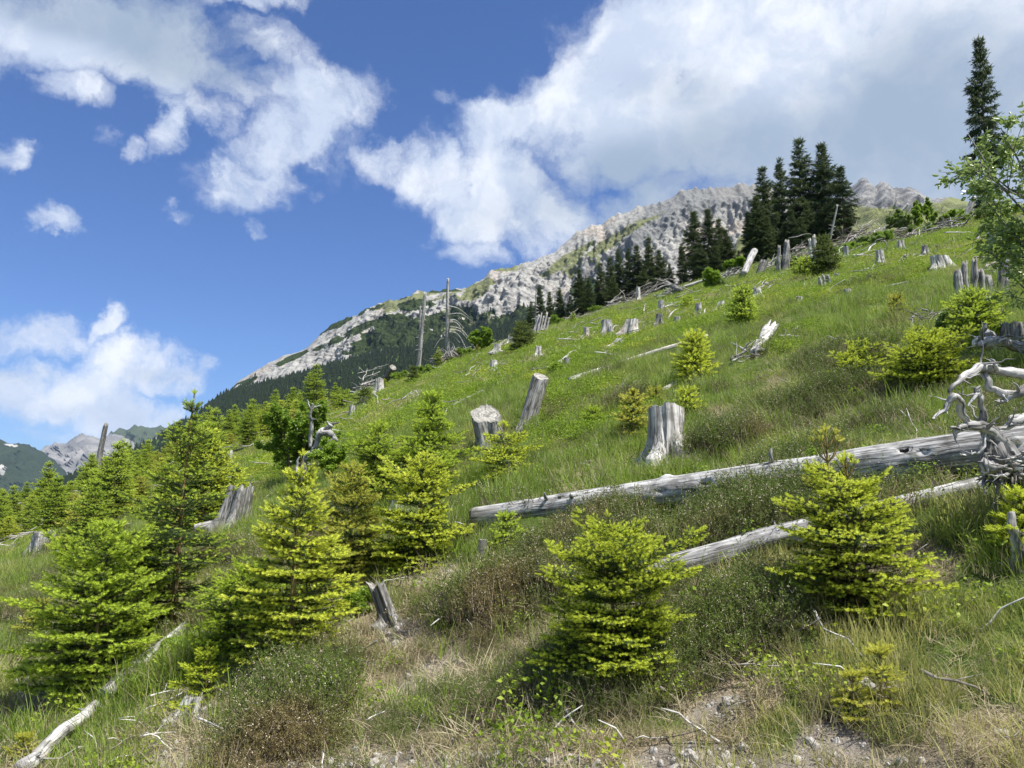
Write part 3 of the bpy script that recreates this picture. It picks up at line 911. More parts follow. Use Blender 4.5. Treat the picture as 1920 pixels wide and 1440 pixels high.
def wob(P0, P1, n, amp, seed, sag=0.0):
    """wandering line between two points"""
    t = np.linspace(0, 1, n)[:, None]
    P = np.asarray(P0)[None] * (1 - t) + np.asarray(P1)[None] * t
    L = np.linalg.norm(np.asarray(P1) - np.asarray(P0))
    w = np.stack([fbm(t[:, 0] * 3 + seed * 1.7, t[:, 0] * 0 + k * 7.7, oct=3, seed=seed + k) for k in range(3)], 1)
    w = w - w[0] * (1 - t) - w[-1] * t
    P = P + w * amp * L
    P[:, 2] -= sag * L * 4 * (t[:, 0] * (1 - t[:, 0]))
    return P


def spray_unit(needles, length, width, seed, fwd=0.55, core=0.0, droop=0.0, start=0.0):
    """a length of twig (local +x, unit long) with needles: V (m,3), F (k,3)"""
    r = np.random.default_rng(seed)
    V, F = [], []
    for k in range(needles):
        s = start + (1 - start) * (k + r.uniform(0, .6)) / needles
        a = k * 2.4 + r.uniform(-.4, .4)
        ax = np.array([0, math.cos(a), math.sin(a) * 0.8])
        d = np.array([fwd + r.uniform(-.1, .15), 0, 0]) + ax * (1 - fwd * .4)
        if k == needles - 1: d = np.array([1, 0, 0]) + ax * .2
        d /= np.linalg.norm(d)
        d[2] -= droop
        p = np.array([s, 0, 0]) + ax * core
        L = length * r.uniform(.75, 1.15)
        w = np.cross(d, ax + np.array([.3, .1, .2])); w /= np.linalg.norm(w) + 1e-9
        b = len(V)
        V += [p - w * width, p + w * width, p + d * L]
        F.append([b, b + 1, b + 2])
    return np.array(V), np.array(F)


def instance_units(T, pos, dirs, scale, up=None, seed=0):
    """place template (V,F) at many positions; returns V, F"""
    V0, F0 = T
    pos = np.asarray(pos); dirs = np.asarray(dirs, float); N = len(pos)
    X = dirs / (np.linalg.norm(dirs, axis=1, keepdims=True) + 1e-12)
    ref = np.tile([0, 0, 1.0], (N, 1))
    ref[np.abs(X[:, 2]) > .95] = [0, 1, 0]
    Y = np.cross(ref, X); Y /= np.linalg.norm(Y, axis=1, keepdims=True)
    Z = np.cross(X, Y)
    r = np.random.default_rng(seed)
    a = r.uniform(-math.pi, math.pi, N)
    ca, sa = np.cos(a)[:, None], np.sin(a)[:, None]
    Y2 = Y * ca + Z * sa; Z2 = -Y * sa + Z * ca
    M_ = np.stack([X, Y2, Z2], 2) * np.asarray(scale).reshape(-1, 1, 1)
    V = np.einsum('nij,mj->nmi', M_, V0) + pos[:, None, :]
    F = F0[None] + (np.arange(N) * len(V0))[:, None, None]
    return V.reshape(-1, 3), F.reshape(-1, 3)


U_OLD = [spray_unit(15, .34, .035, 1, .6), spray_unit(15, .34, .035, 2, .6)]
U_NEW = [spray_unit(26, .36, .062, 3, .70, .07, .08), spray_unit(26, .36, .062, 4, .70, .07, .08)]
U_OLD_LO = [spray_unit(6, .42, .085, 5, .5)]
U_NEW_LO = [spray_unit(7, .48, .11, 6, .7)]
U_OLD_XL = [spray_unit(11, .62, .085, 7, .45)]


def spruce_parts(H, R, seed, ul=0.055, shape=0.8, leader=0.12, sub=1.0, droop=0.0, low=0.0, whorl=0.10, per=6, top_open=1.0, thin=0.0, lop=None, mid=.62, newfrac=.93, dead_low=0.0, newscale=1.0):
    """geometry of one spruce: returns wood Acc, (old pos, dir, scale), (new ...)"""
    r = np.random.default_rng(seed)
    wood = Acc()
    n = 14
    bend = r.uniform(-.03, .03, 2) * H
    tz = np.linspace(-0.05 * H * .5, H, n)
    tp = np.stack([bend[0] * (tz / H) ** 2, bend[1] * (tz / H) ** 2, tz], 1)
    r0 = 0.015 * H + 0.005
    tube(wood, tp, np.linspace(r0, max(.003, r0 * .12), n), 6, .08, seed, caps=False)
    def trunk_at(z):
        return np.array([np.interp(z, tz, tp[:, 0]), np.interp(z, tz, tp[:, 1]), z])
    OP, OD, OS, NP_, ND, NS = [], [], [], [], [], []
    def old(p, d, s): OP.append(p); OD.append(d); OS.append(s)
    def new(p, d, s): NP_.append(p); ND.append(d); NS.append(s * newscale)
    # leader needles
    z = H * (1 - leader)
    k = 0
    while z < H - ul * .5:
        old(trunk_at(z), np.array([r.uniform(-.25, .25), r.uniform(-.25, .25), 1]), ul * 1.2); z += ul * .8
    for a in range(5):
        d = np.array([math.cos(a * 1.3), math.sin(a * 1.3), .9])
        new(trunk_at(H), d, ul * .9)
        if leader > .18:
            for zz, ll in ((.5, .9), (.72, .6)):
                b0 = trunk_at(H * (1 - leader * (1 - zz) * 1.0))
                dd = d / np.linalg.norm(d) * H * leader * .30 * ll
                tube(wood, [b0, b0 + dd * .5, b0 + dd + [0, 0, .15 * H * leader * ll]], [r0 * .3, r0 * .22, r0 * .15], 4, 0, a, caps=False)
                e = b0 + dd + np.array([0, 0, .15 * H * leader * ll])
                for w in (.35, .65, .95):
                    old(b0 + (e - b0) * w, e - b0, ul)
                for sg in range(3): new(e, (e - b0) / np.linalg.norm(e - b0) + r.normal(0, .35, 3), ul * .9)
    new(trunk_at(H), np.array([0, 0, 1.0]), ul)
    z = H * (1 - leader)
    while z > H * low + 0.04 * H:
        a = (H - z) / H                       # 0 top .. 1 bottom
        inter = (k % 2 == 1)
        nb = per - (2 if inter else 0)
        ph = r.uniform(0, 6.28)
        for j in range(nb):
            if r.random() < thin * (0.3 + a): continue
            az = ph + j * 2 * math.pi / nb + r.uniform(-.25, .25)
            prof = min(1.0, (a / mid) ** shape) * (1 - .18 * max(0, a - .72) / .28)
            L = R * prof * r.uniform(.62, 1.22) * (0.7 if inter else 1)
            L *= 1 + .30 * float(vnoise(math.cos(az) * 1.6 + seed, math.sin(az) * 1.6, a * 3.5, seed))
            L = max(L, ul * 1.5)
            if lop is not None: L *= 1 + lop[1] * math.cos(az - lop[0])
            el = math.radians(np.interp(a, [0.1, .3, .6, 1], [52, 32, 10, -4]) + r.uniform(-7, 7)) - droop * a
            dead = dead_low and a > 1 - dead_low and r.random() < .8
            p = trunk_at(min(H * (1 - leader), z + r.uniform(-.36, .36) * whorl * H * (1 if a > .2 else .3)))
            st = ul * .85
            m = max(2, int(L / st))
            d = np.array([math.cos(az) * math.cos(el), math.sin(az) * math.cos(el), math.sin(el)])
            side = np.array([-math.sin(az), math.cos(az), 0])
            pts = [p.copy()]
            for i in range(m):
                s = (i + .5) / m
                d = d + np.array([0, 0, 1]) * ((0.10 if s > .5 else -0.03) - droop * .10 * (1 if s < .7 else -1.2)) * (8 / m) * .5 + side * r.uniform(-.05, .05)
                d /= np.linalg.norm(d)
                if not dead and (s > .12 or a < .35):
                    old(p, d, st * 1.5)
                    tl = min(.50 * L * (1 - s) ** .8 + ul * .9, L * .55) * r.uniform(.7, 1.15) * (.45 + .55 * min(1, s * 5)) * sub
                    for sg in (-1, 1):
                        if r.random() < .08: continue
                        q = d * math.cos(.95) + side * sg * math.sin(.95) * r.uniform(.85, 1.1) + np.array([0, 0, r.uniform(-.20, .12) - droop * .8])
                        q /= np.linalg.norm(q)
                        c = p + d * st * r.uniform(0, .5)
                        nn = max(1, int(round(tl / ul)))
                        for w in range(nn):
                            old(c, q, ul * 1.5)
                            if nn > 1 and w >= 0:
                                for sg2 in (-1, 1):
                                    if r.random() < (.80 if w >= nn - 2 else .10) * newfrac * (1 if s > .35 or a < .3 else .35):
                                        q2 = q * .6 + np.cross([0, 0, 1.0], q) * sg2 * .8 + np.array([0, 0, r.uniform(-.3, .15) - droop * .5])
                                        new(c + q * ul * .6, q2, ul * r.uniform(.6, .85))
                            c = c + q * ul
                            q = q + np.array([0, 0, .05 - droop * .25]); q /= np.linalg.norm(q)
                        if r.random() < newfrac:
                            new(c, q + np.array([0, 0, r.uniform(-.3, .25)]), ul * r.uniform(.75, 1.05))
                            if r.random() < .6: new(c - q * ul * .3, q + side * r.uniform(-.7, .7), ul * r.uniform(.6, .8))
                p = p + d * st
                pts.append(p.copy())
            if not dead:
                new(p, d, ul * 1.1)
                for sg in (-1, 1): new(p - d * ul * .3, d + side * sg * .8, ul * .8)
            br = max(.0025, r0 * .22 * (L / R if R else 1))
            pp = np.array(pts)
            if dead: pp = pp[:max(3, int(len(pp) * .7))]
            tube(wood, pp[::max(1, len(pp) // 5)] if len(pp) > 6 else pp, np.linspace(br, br * .3, len(pp[::max(1, len(pp) // 5)] if len(pp) > 6 else pp)), 4, 0, seed + k, caps=False)
        z -= H * whorl * (0.5 if True else 1) * (0.75 + .5 * (1 - a)) * r.uniform(.85, 1.15) * (1.25 if a < .25 else 1) * top_open ** (1 if a < .25 else 0)
        k += 1
    return wood, (np.array(OP), np.array(OD), np.array(OS)), (np.array(NP_), np.array(ND), np.array(NS))


def spruce_tree(name, label, cat, loc, H, R, seed, new_mat='needle_new', old_mat='needle_old', bark='bark_young', group=None, lod=0, rz=0, lean=(0, 0), fname='foliage', **kw):
    wood, o, n = spruce_parts(H, R, seed, **kw)
    root = thing(name, label, cat, loc, group, rz)
    root.rotation_euler = (lean[0], lean[1], rz)
    link('trunk', wood.mesh('trunk', M[bark]), root)
    UO = (U_OLD, U_OLD_LO, U_OLD_XL)[lod]; UN = (U_NEW, U_NEW_LO, U_NEW_LO)[lod]
    for nm, D, UU, mt in ((fname, o, UO, old_mat), ('new_shoots' if lod == 0 else 'crown_tips', n, UN, new_mat)):
        Vs, Fs, off = [], [], 0
        for q, T in enumerate(UU):
            sel = np.arange(len(D[0])) % len(UU) == q
            if not sel.any(): continue
            V, F = instance_units(T, D[0][sel], D[1][sel], D[2][sel], seed=seed + q)
            Vs.append(V); Fs.append(F + off); off += len(V)
        me = make_mesh(nm, np.concatenate(Vs), [(np.concatenate(Fs), 0)], M[mt])
        link('crown' if nm == fname else 'new_growth', me, root)
    return root


# ------------------------------------------------------------------ broadleaf shrubs and saplings
def leaf_template(kind='oval'):
    if kind == 'oval':
        V = np.array([[0, 0, 0], [.35, .22, .06], [.35, -.22, .06], [.75, .20, .03], [.75, -.20, .03], [1.05, 0, -.08], [.5, 0, -.02]])
        F = np.array([[0, 6, 1], [0, 2, 6], [1, 6, 3], [2, 4, 6], [3, 6, 5], [6, 4, 5]])
    else:
        V = np.array([[0, 0, 0], [.45, .32, .05], [.45, -.32, .05], [1, 0, -.08]]); F = np.array([[0, 2, 1], [1, 2, 3]])
    return V, F


def broadleaf(name, label, cat, loc, H, W, seed, leafsize=.04, mat='leaf', bark='bark', stems=4, depthmax=3, group=None, spread=.5, leaves=9, lean=(0, 0), straight=False, thick=1.0):
    r = np.random.default_rng(seed)
    wood = Acc(); LP, LD, LS = [], [], []
    def grow(p, d, L, rad, lev):
        n = 6
        pts = [p.copy()]
        for i in range(n - 1):
            d = d + r.normal(0, .10, 3) + np.array([0, 0, .05 if lev < 2 else -.02]); d /= np.linalg.norm(d)
            p = p + d * L / (n - 1); pts.append(p.copy())
            if lev >= depthmax - 1 or (lev == depthmax - 2 and i > 1):
                for _ in range(leaves // 2 if lev < depthmax else leaves):
                    q = r.normal(0, 1, 3); q[2] = q[2] * .4 - .15; q += d * .5
                    LP.append(p + r.normal(0, .012 + L * .05, 3)); LD.append(q); LS.append(leafsize * r.uniform(.6, 1.25))
        tube(wood, pts, np.linspace(rad, rad * .5, n), 5 if lev < 2 else 3, .05, seed, caps=False)
        if lev < depthmax:
            kids = (6, 5, 4, 3)[min(lev, 3)]
            for k in range(kids):
                t = .28 + .72 * (k + r.uniform(0, .8)) / kids
                i = min(n - 1, int(t * (n - 1)))
                ax = r.normal(0, 1, 3); ax -= d * (ax @ d); ax /= np.linalg.norm(ax)
                dd = d * .75 + ax * spread * 1.3; dd /= np.linalg.norm(dd)
                grow(pts[i], dd, L * (.62 - .08 * lev) * r.uniform(.7, 1.1) * (1.15 - .5 * t), rad * .5, lev + 1)
    for s in range(stems):
        az = s * 2.4 + r.uniform(0, 1)
        k = 0 if stems == 1 else W / H * .5
        d = np.array([math.cos(az) * k + lean[0], math.sin(az) * k + lean[1], 1]); d /= np.linalg.norm(d)
        grow(np.array([math.cos(az) * .03 * W, math.sin(az) * .03 * W, -.03]), d, H * r.uniform(.62, .8), .012 * H * thick + .004, 0)
    root = thing(name, label, cat, loc, group)
    # bring to size
    LPa = np.array(LP)
    zmax = LPa[:, 2].max(); wmax = np.percentile(np.hypot(LPa[:, 0], LPa[:, 1]), 92) * 2
    sc = np.array([W / wmax, W / wmax, H / zmax])
    if not straight:
        for i in range(len(wood.V)): wood.V[i] = wood.V[i] * sc
        LPa = LPa * sc
    link('trunk' if stems == 1 else 'stem', wood.mesh('stem', M[bark]), root)
    V, F = instance_units(leaf_template(), LPa, LD, LS, seed=seed)
    link('foliage', make_mesh('foliage', V, [(F, 0)], M[mat]), root)
    return root


# ------------------------------------------------------------------ dead wood builders
def on_ground(u, v):
    p = hit(u, v); return p, depth(p) / FPX       # metres per photo pixel there


def log_thing(name, label, a, b, d0, d1, mat='wood', n=60, segs=26, seed=1, amp=.10, knots=6, holes=6, wobble=.006, cat='log', sink=.25, stubs=0, jag=.03, group=None, lift=(0, 0), rings=True):
    """fallen trunk between two contact points on the ground; a, b pixels of its lower edge, d0, d1 widths in pixels"""
    pa, ka = on_ground(*a); pb, kb = on_ground(*b)
    ra, rb = d0 * ka / 2, d1 * kb / 2
    A_ = pa + [0, 0, ra * (1 - sink) + lift[0] + .003 * pa[1]]; B_ = pb + [0, 0, rb * (1 - sink) + lift[1] + .003 * pb[1]]
    org = (A_ + B_) / 2
    P = wob(A_ - org, B_ - org, n, wobble, seed)
    ac = Acc()
    tube(ac, P, np.linspace(ra, rb, n), segs, amp, seed, knots=knots, holes=holes, jag=jag, hollow=ra * .3, capmat=1)
    root = thing(name, label, cat, org, group)
    link('trunk', ac.mesh('log', [M[mat], M['cut'], M['hollow']]), root)
    r_ = random.Random(seed)
    d = (B_ - A_) / np.linalg.norm(B_ - A_)
    for k in range(stubs):
        t = r_.uniform(.1, .95); i = int(t * (n - 1)); rr = ra + (rb - ra) * t
        side = np.array([r_.uniform(-1, 1), r_.uniform(-1, 1), r_.uniform(.1, 1)]); side -= d * (side @ d); side /= np.linalg.norm(side)
        s = Acc()
        L = rr * r_.uniform(.35, 1.0)
        tube(s, [P[i] + side * rr * .7, P[i] + side * (rr + L * .5), P[i] + side * (rr + L) + d * L * .2], [rr * .20, rr * .14, rr * .06], 7, .2, k)
        link('branch_stub', s.mesh('branch_stub', M[mat]), root)
    return root


def stump_thing(name, label, u, v, wpx, hpx, seed, mat='wood', lean=(0, 0), flare=.55, roots=4, jag=.04, hollow=.05, cut='cut', group=None, taper=.9, root_len=1.3, cat='tree stump', segs=96, splinters=0, cuttilt=(0, 0), squash=1.0, lobes=.10):
    p, k = on_ground(u, v)
    R, H = wpx * k / 2, hpx * k + .0065 * p[1]
    r = np.random.default_rng(seed)
    root = thing(name, label, cat, p, group)
    n = 34
    z = np.linspace(-.25 * R - .05, H, n)
    t = np.clip(z / H, 0, 1)
    rad = R * (taper + (1 - taper) * (1 - t) + flare * np.exp(-np.maximum(z, 0) / (R * .55)))
    th = np.arange(segs) / segs * 2 * math.pi
    ph = r.uniform(0, 6.28, 3)
    low = np.exp(-np.maximum(z, 0) / (R * 1.0))[:, None]
    lob = (np.cos(th * roots + ph[0]) * .30 + np.cos(th * (roots + 2) + ph[1]) * .14)[None, :] * low * (1 + flare)
    lob = lob + (np.cos(th * 3 + ph[1]) * lobes * .5 + np.cos(th * 5 + ph[2]) * lobes * .4)[None, :]
    nz = fbm(np.cos(th)[None, :] * 2.2 + seed + 0 * z[:, None], np.sin(th)[None, :] * 2.2 + 0 * z[:, None], (z / R * .35)[:, None] + 0 * th[None, :], oct=4, seed=seed) * .13
    fl = -np.abs(vnoise(np.cos(th)[None, :] * 5 + seed + 0 * z[:, None], np.sin(th)[None, :] * 5 + 0 * z[:, None], (z / R * .12)[:, None] + 0 * th[None, :], seed)) * .10
    ck = vnoise(np.cos(th)[None, :] * 3.5 + seed + 0 * z[:, None], np.sin(th)[None, :] * 3.5 + 0 * z[:, None], (z / R * .10)[:, None] + 0 * th[None, :], seed + 5)
    fl = fl - .10 * np.exp(-(ck / .045) ** 2) + .03 * fbm(np.cos(th)[None, :] * 11 + 0 * z[:, None], np.sin(th)[None, :] * 11 + 0 * z[:, None], (z / R * .8)[:, None] + 0 * th[None, :], oct=2, seed=seed + 8)
    rr = rad[:, None] * (1 + lob + nz + fl)
    X = rr * np.cos(th)[None, :]; Y = rr * squash * np.sin(th)[None, :]; Z = z[:, None] + 0 * X
    # uneven sawn or broken top
    tw = (t ** 3)[:, None]
    Z = Z + tw * (X * cuttilt[0] + Y * cuttilt[1])
    jn = fbm(np.cos(th) * 3 + seed, np.sin(th) * 3, oct=5, seed=seed + 3, gain=.65) * jag * H * 3
    Z = Z + (t ** 4)[:, None] * jn[None, :]
    X = X + lean[0] * Z; Y = Y + lean[1] * Z
    V = np.stack([X, Y, Z], -1)
    rim = V[-1].copy()
    G = np.stack([rr * np.cos(th), rr * np.sin(th), Z * .06], -1) + seed * .37
    i = np.arange(n - 1)[:, None] * segs; j = np.arange(segs)[None, :]
    F = np.stack([i + j, i + (j + 1) % segs, i + segs + (j + 1) % segs, i + segs + j], -1).reshape(-1, 4)
    ac = Acc(); ac.add(V.reshape(-1, 3), F, 0, G.reshape(-1, 3))
    link('trunk', ac.mesh('stump', M[mat]), root)
    cen = rim.mean(0)
    ac = Acc()
    rings = [rim * 1.0]
    jj = np.arange(segs)
    VV, GG = [], []
    for q, fr in enumerate((1.0, .92, .6, .3, .0)):
        ring = cen + (rim - cen) * fr
        ring[:, 2] -= hollow * R * (0, .25, .8, 1.0, 1.1)[q] * (1 + .5 * fbm(ring[:, 0] * 9 / R * .3, ring[:, 1] * 9 / R * .3, oct=2, seed=seed)) * (1 if q else 0)
        VV.append(ring); GG.append(np.stack([np.full(segs, fr * R * 2), 0 * th, th * .01], 1))
    VV = np.concatenate(VV); GG = np.concatenate(GG)
    Fc = np.concatenate([np.stack([q * segs + jj, q * segs + (jj + 1) % segs, (q + 1) * segs + (jj + 1) % segs, (q + 1) * segs + jj], 1) for q in range(4)])
    ac.add(VV, Fc, 0, GG)
    link('cut_face', ac.mesh('cut_face', M[cut], smooth=False), root)
    for q in range(roots if root_len > 0 else 0):
        a = (q * 2 * math.pi - ph[0]) / roots + r.uniform(-.2, .2)
        L = R * root_len * r.uniform(.7, 1.4)
        pts = []
        for s in np.linspace(0, 1, 7):
            d_ = R * .75 + L * s
            a2 = a + r.uniform(-.12, .12)
            x, y = math.cos(a2) * d_, math.sin(a2) * d_
            zz = gz(p[0] + x, p[1] + y) - p[2] + R * .16 * (1 - s) ** 1.5 - .10 * R * s
            pts.append([x, y, zz])
        ac = Acc(); tube(ac, pts, np.linspace(R * .30, R * .07, 7), 10, .18, seed + q)
        link('root', ac.mesh('root', M[mat]), root)
    for q in range(splinters):
        a = r.uniform(0, 6.28); b = rim[int(a / 6.283 * segs) % segs]
        hh = H * r.uniform(.12, .35)
        ac = Acc(); b0 = cen + (b - cen) * .86
        tube(ac, [b0 - [0, 0, H * .12], b0 + [0, 0, hh * .5], b0 + [r.uniform(-.2, .2) * R, r.uniform(-.2, .2) * R, hh]], [R * .17, R * .12, R * .02], 6, .2, seed + q, squash=.45)
        link('splinter', ac.mesh('splinter', M[mat], smooth=False), root)
    return root


def slab_stump(name, label, u, v, wpx, hpx, seed, mat='wood', nsl=5, cat='tree stump', lean=.25, group=None, rootsn=3):
    """a rotten stump that has fallen apart into upright slabs"""
    p, k = on_ground(u, v); W, H = wpx * k, hpx * k + .0065 * p[1]
    r = np.random.default_rng(seed)
    root = thing(name, label, cat, p, group)
    for q in range(nsl):
        x = (q + .5) / nsl - .5
        h = H * r.uniform(.62, 1.08); w = W / nsl * r.uniform(.55, .85)
        bx, by = x * W * .9, r.uniform(-.15, .15) * W
        tx = bx + lean * h + r.uniform(-.08, .08) * h
        b = np.array([bx, by, gz(p[0] + bx, p[1] + by) - p[2] - .08 * H])
        P = wob(b, [tx, by + r.uniform(-.1, .1) * h, h], 14, .03, seed + q)
        ac = Acc(); tube(ac, P, w * .78 * np.interp(np.linspace(0, 1, 14), [0, .25, .8, 1], [1.35, 1.0, .9, .62]), 30, .34, seed + q, jag=h * .09, hollow=w * .2, squash=r.uniform(.6, 1.0), knots=2)
        link('slab', ac.mesh('slab', M[mat]), root)
    for q in range(rootsn):
        a = r.uniform(-2.6, .2); L = W * r.uniform(.35, .7)
        pts = []
        for s in np.linspace(0, 1, 6):
            x, y = math.cos(a) * (W * .2 + L * s), math.sin(a) * (W * .2 + L * s) * .7
            pts.append([x, y, gz(p[0] + x, p[1] + y) - p[2] + .06 * W * (1 - s)])
        ac = Acc(); tube(ac, pts, np.linspace(W * .09, W * .02, 6), 8, .2, seed + 31 + q)
        link('root', ac.mesh('root', M[mat]), root)
    return root


def pile_thing(name, label, u, v, wpx, hpx, seed, nst=18, mat='twigs', cat='brush pile', thick=.03, group=None, flat=.25, mats=None, curve=.13, length=(.5, 1.1)):
    """a heap of dead branches: every stick a part"""
    p, k = on_ground(u, v); W, H = wpx * k, hpx * k
    r = np.random.default_rng(seed)
    root = thing(name, label, cat, p, group)
    for q in range(nst):
        L = W * r.uniform(*length) * .8
        a = r.uniform(0, math.pi) if r.random() < .6 else r.normal(0.15, .6)
        el = r.uniform(-flat, flat * 2.2) if r.random() < .8 else r.uniform(.4, 1.1)
        cx, cy = r.normal(0, .18) * W, r.normal(0, .12) * W
        hz = abs(r.normal(0, .35)) * H * (1 - min(1, abs(cx) / (W * .5))) + .05 * H
        d = np.array([math.cos(a) * math.cos(el), math.sin(a) * math.cos(el) * .6, math.sin(el)])
        g = gz(p[0] + cx, p[1] + cy) - p[2]
        gsl = np.array([0, 0, PA * d[0] + PB * d[1]])
        c = np.array([cx, cy, g + hz])
        dd = d + gsl * .85
        P = wob(c - dd * L / 2, c + dd * L / 2, 8, curve, seed * 7 + q)
        rad = min(W, 2.6) * thick * (r.uniform(.25, .7) if r.random() < .75 else r.uniform(.8, 1.5))
        ac = Acc(); tube(ac, P, np.linspace(rad, rad * .3, 8), 6, .25, q + seed)
        if q % 3 == 0:
            tube(ac, wob(P[4], P[4] + np.array([r.normal(0, .3), r.normal(0, .2), .25]) * L, 6, .12, q), np.linspace(rad * .6, rad * .15, 6), 5, .2, q)
        mm = (mats or [mat])[q % len(mats or [mat])]
        link('branch', ac.mesh('branch', M[mm]), root)
    return root


def stick_thing(name, label, pts, wpx, mat='wood', seed=1, cat='dead branch', group=None, lifts=None, ends=.35, segs=8, n=20, amp=.15, fork=None):
    """a branch lying on the slope through pixels pts (ground contacts); lifts raise points by pixels"""
    Pw, ks = [], []
    for q, (u, v) in enumerate(pts):
        g, k = on_ground(u, v); ks.append(k)
        g = g + [0, 0, wpx * k * .35 + (lifts[q] * k if lifts else 0)]
        Pw.append(g)
    Pw = np.array(Pw); org = Pw.mean(0); k = np.mean(ks)
    s = np.linspace(0, 1, len(Pw)); ss = np.linspace(0, 1, n)
    P = np.stack([np.interp(ss, s, Pw[:, i] - org[i]) for i in range(3)], 1)
    P = (P + np.roll(P, 1, 0) + np.roll(P, -1, 0)) / 3 if False else P
    P += np.stack([fbm(ss * 4 + seed, ss * 0 + i, oct=2, seed=seed + i) for i in range(3)], 1) * wpx * k * .6
    ac = Acc(); tube(ac, P, np.linspace(1, ends, n) * wpx * k / 2, segs, amp, seed)
    root = thing(name, label, cat, org, group)
    link('stem', ac.mesh('stick', M[mat]), root)
    if fork:
        for q, (t, du, dv, L) in enumerate(fork):
            i = int(t * (n - 1)); d = np.array([du, 0, dv], float); d /= np.linalg.norm(d)
            f = Acc(); tube(f, wob(P[i], P[i] + d * L * k, 8, .08, seed + q), np.linspace(.5, .15, 8) * wpx * k / 2, 6, .1, seed + q)
            link('twig', f.mesh('twig', M[mat]), root)
    return root


def smooth_path(pts, n):
    """Catmull-Rom through 3D points"""
    P = np.asarray(pts, float)
    Q = np.concatenate([[2 * P[0] - P[1]], P, [2 * P[-1] - P[-2]]])
    out = []
    segs_ = len(P) - 1
    for s in np.linspace(0, segs_ - 1e-6, n):
        i = int(s); t = s - i
        a, b, c, d = Q[i], Q[i + 1], Q[i + 2], Q[i + 3]
        out.append(.5 * ((2 * b) + (-a + c) * t + (2 * a - 5 * b + 4 * c - d) * t * t + (-a + 3 * b - 3 * c + d) * t ** 3))
    return np.array(out)


def root_arm(parent, org, pts, widths, dep, seed, mat='wood', name='root', segs=16):
    """pts: pixels with an optional depth offset in metres; widths in pixels"""
    W3 = [at_depth(p[0], p[1], dep + (p[2] if len(p) > 2 else 0)) - org for p in pts]
    n = max(12, len(pts) * 8)
    P = smooth_path(W3, n)
    lin = np.stack([np.interp(np.linspace(0, 1, n), np.linspace(0, 1, len(W3)), np.array(W3)[:, i]) for i in range(3)], 1)
    P = P * .62 + lin * .38
    k = dep / FPX
    tt = np.linspace(0, 1, n)
    P = P + np.stack([fbm(tt * len(pts) * 1.7 + seed, tt * 0 + i, oct=3, seed=seed + i) for i in range(3)], 1) * max(widths) * k * .22
    rad = np.interp(np.linspace(0, 1, n), np.linspace(0, 1, len(widths)), widths) * k / 2 * (.84 if segs > 8 else .8)
    rs = np.random.default_rng(seed + 77)
    ac = Acc()
    for q in range(int(len(pts) * .9) if segs > 8 else 0):
        i = int(rs.integers(n // 5, n - 1)); dr = rs.normal(0, 1, 3); dr /= np.linalg.norm(dr)
        L = (rad[i] * 2.2 + .02) * rs.uniform(.8, 2.2)
        tube(ac, wob(P[i], P[i] + dr * (rad[i] + L), 6, .16, seed + q), np.linspace(rad[i] * .32 + .002, .0015, 6), 6, .2, seed + q)
    tube(ac, P, rad, segs, .34, seed, knots=4 if segs > 8 else 0, freq=3.2)
    return link(name, ac.mesh(name, M[mat]), parent)


# ------------------------------------------------------------------ the near young spruces, each its own shape
def young(name_label, u, v, vtop, wpx, seed, **kw):
    p, k = on_ground(u, v)
    H = (v - vtop) * k; R = wpx * k / 2
    base = dict(ul=min(.085, max(.032, H * .036)))
    base.update(kw)
    ul = base.pop('ul')
    return spruce_tree('young_spruce', name_label, 'young spruce', p - [0, 0, .03], H, R, seed, ul=ul, **base)


young('compact young spruce with bright yellow-green tips standing below the split grey log', 1150, 1262, 990, 285, 101, shape=.7, mid=.34, per=9, whorl=.14, lop=(0.2, .08), new_mat='needle_new', ul=.040, leader=.15)
young('young spruce with long bare twin leaders rising in front of the large fallen trunk', 1612, 1150, 850, 250, 102, shape=.65, mid=.42, per=9, whorl=.14, leader=.26, new_mat='needle_new', ul=.042)
young('second slender leader shoot growing out of the spruce before the fallen trunk', 1572, 1140, 800, 150, 103, shape=.7, per=6, whorl=.17, leader=.36, newfrac=.5, new_mat='needle_new_gold', ul=.045)
young('tall dark young spruce with sparse crown rising against the far forest', 322, 1190, 728, 250, 104, shape=.95, per=7, whorl=.105, leader=.08, newfrac=.50, new_mat='needle_new_green', ul=.068, newscale=.85)
young('broad bushy spruce with drooping bright shoots beside the long white log', 172, 1300, 985, 255, 105, shape=.65, mid=.45, per=9, whorl=.14, new_mat='needle_new_green', ul=.060, newscale=1.15, lop=(3.4, .12), leader=.06)
young('bushy young spruce growing in front of the tall dark one', 245, 1240, 1010, 150, 117, shape=.6, mid=.4, per=7, whorl=.14, new_mat='needle_new_green', ul=.058, newscale=1.1, leader=.06)
young('spruce with a long golden leader among the row behind the small yellow sapling', 543, 1235, 850, 225, 106, shape=.75, per=8, whorl=.115, leader=.15, new_mat='needle_new', ul=.058)
young('bushy young spruce low beside the rotting root of the middle spruce row', 455, 1225, 1070, 180, 118, shape=.6, mid=.35, per=8, whorl=.16, new_mat='needle_new_green', ul=.05, leader=.08)
young('golden green spruce crowded behind the long leader spruce', 655, 1090, 868, 180, 107, shape=.7, per=7, whorl=.12, new_mat='needle_new_gold', ul=.062, leader=.10)
young('wide low spruce with flat golden branches growing over bare brown earth', 785, 1062, 850, 185, 108, shape=.7, mid=.4, per=8, whorl=.14, leader=.14, new_mat='needle_new', ul=.060)
young('dense green spruce with dark gaps behind the golden low one', 705, 960, 790, 140, 109, shape=.75, mid=.5, per=7, whorl=.13, new_mat='needle_new_green', ul=.085, leader=.12)
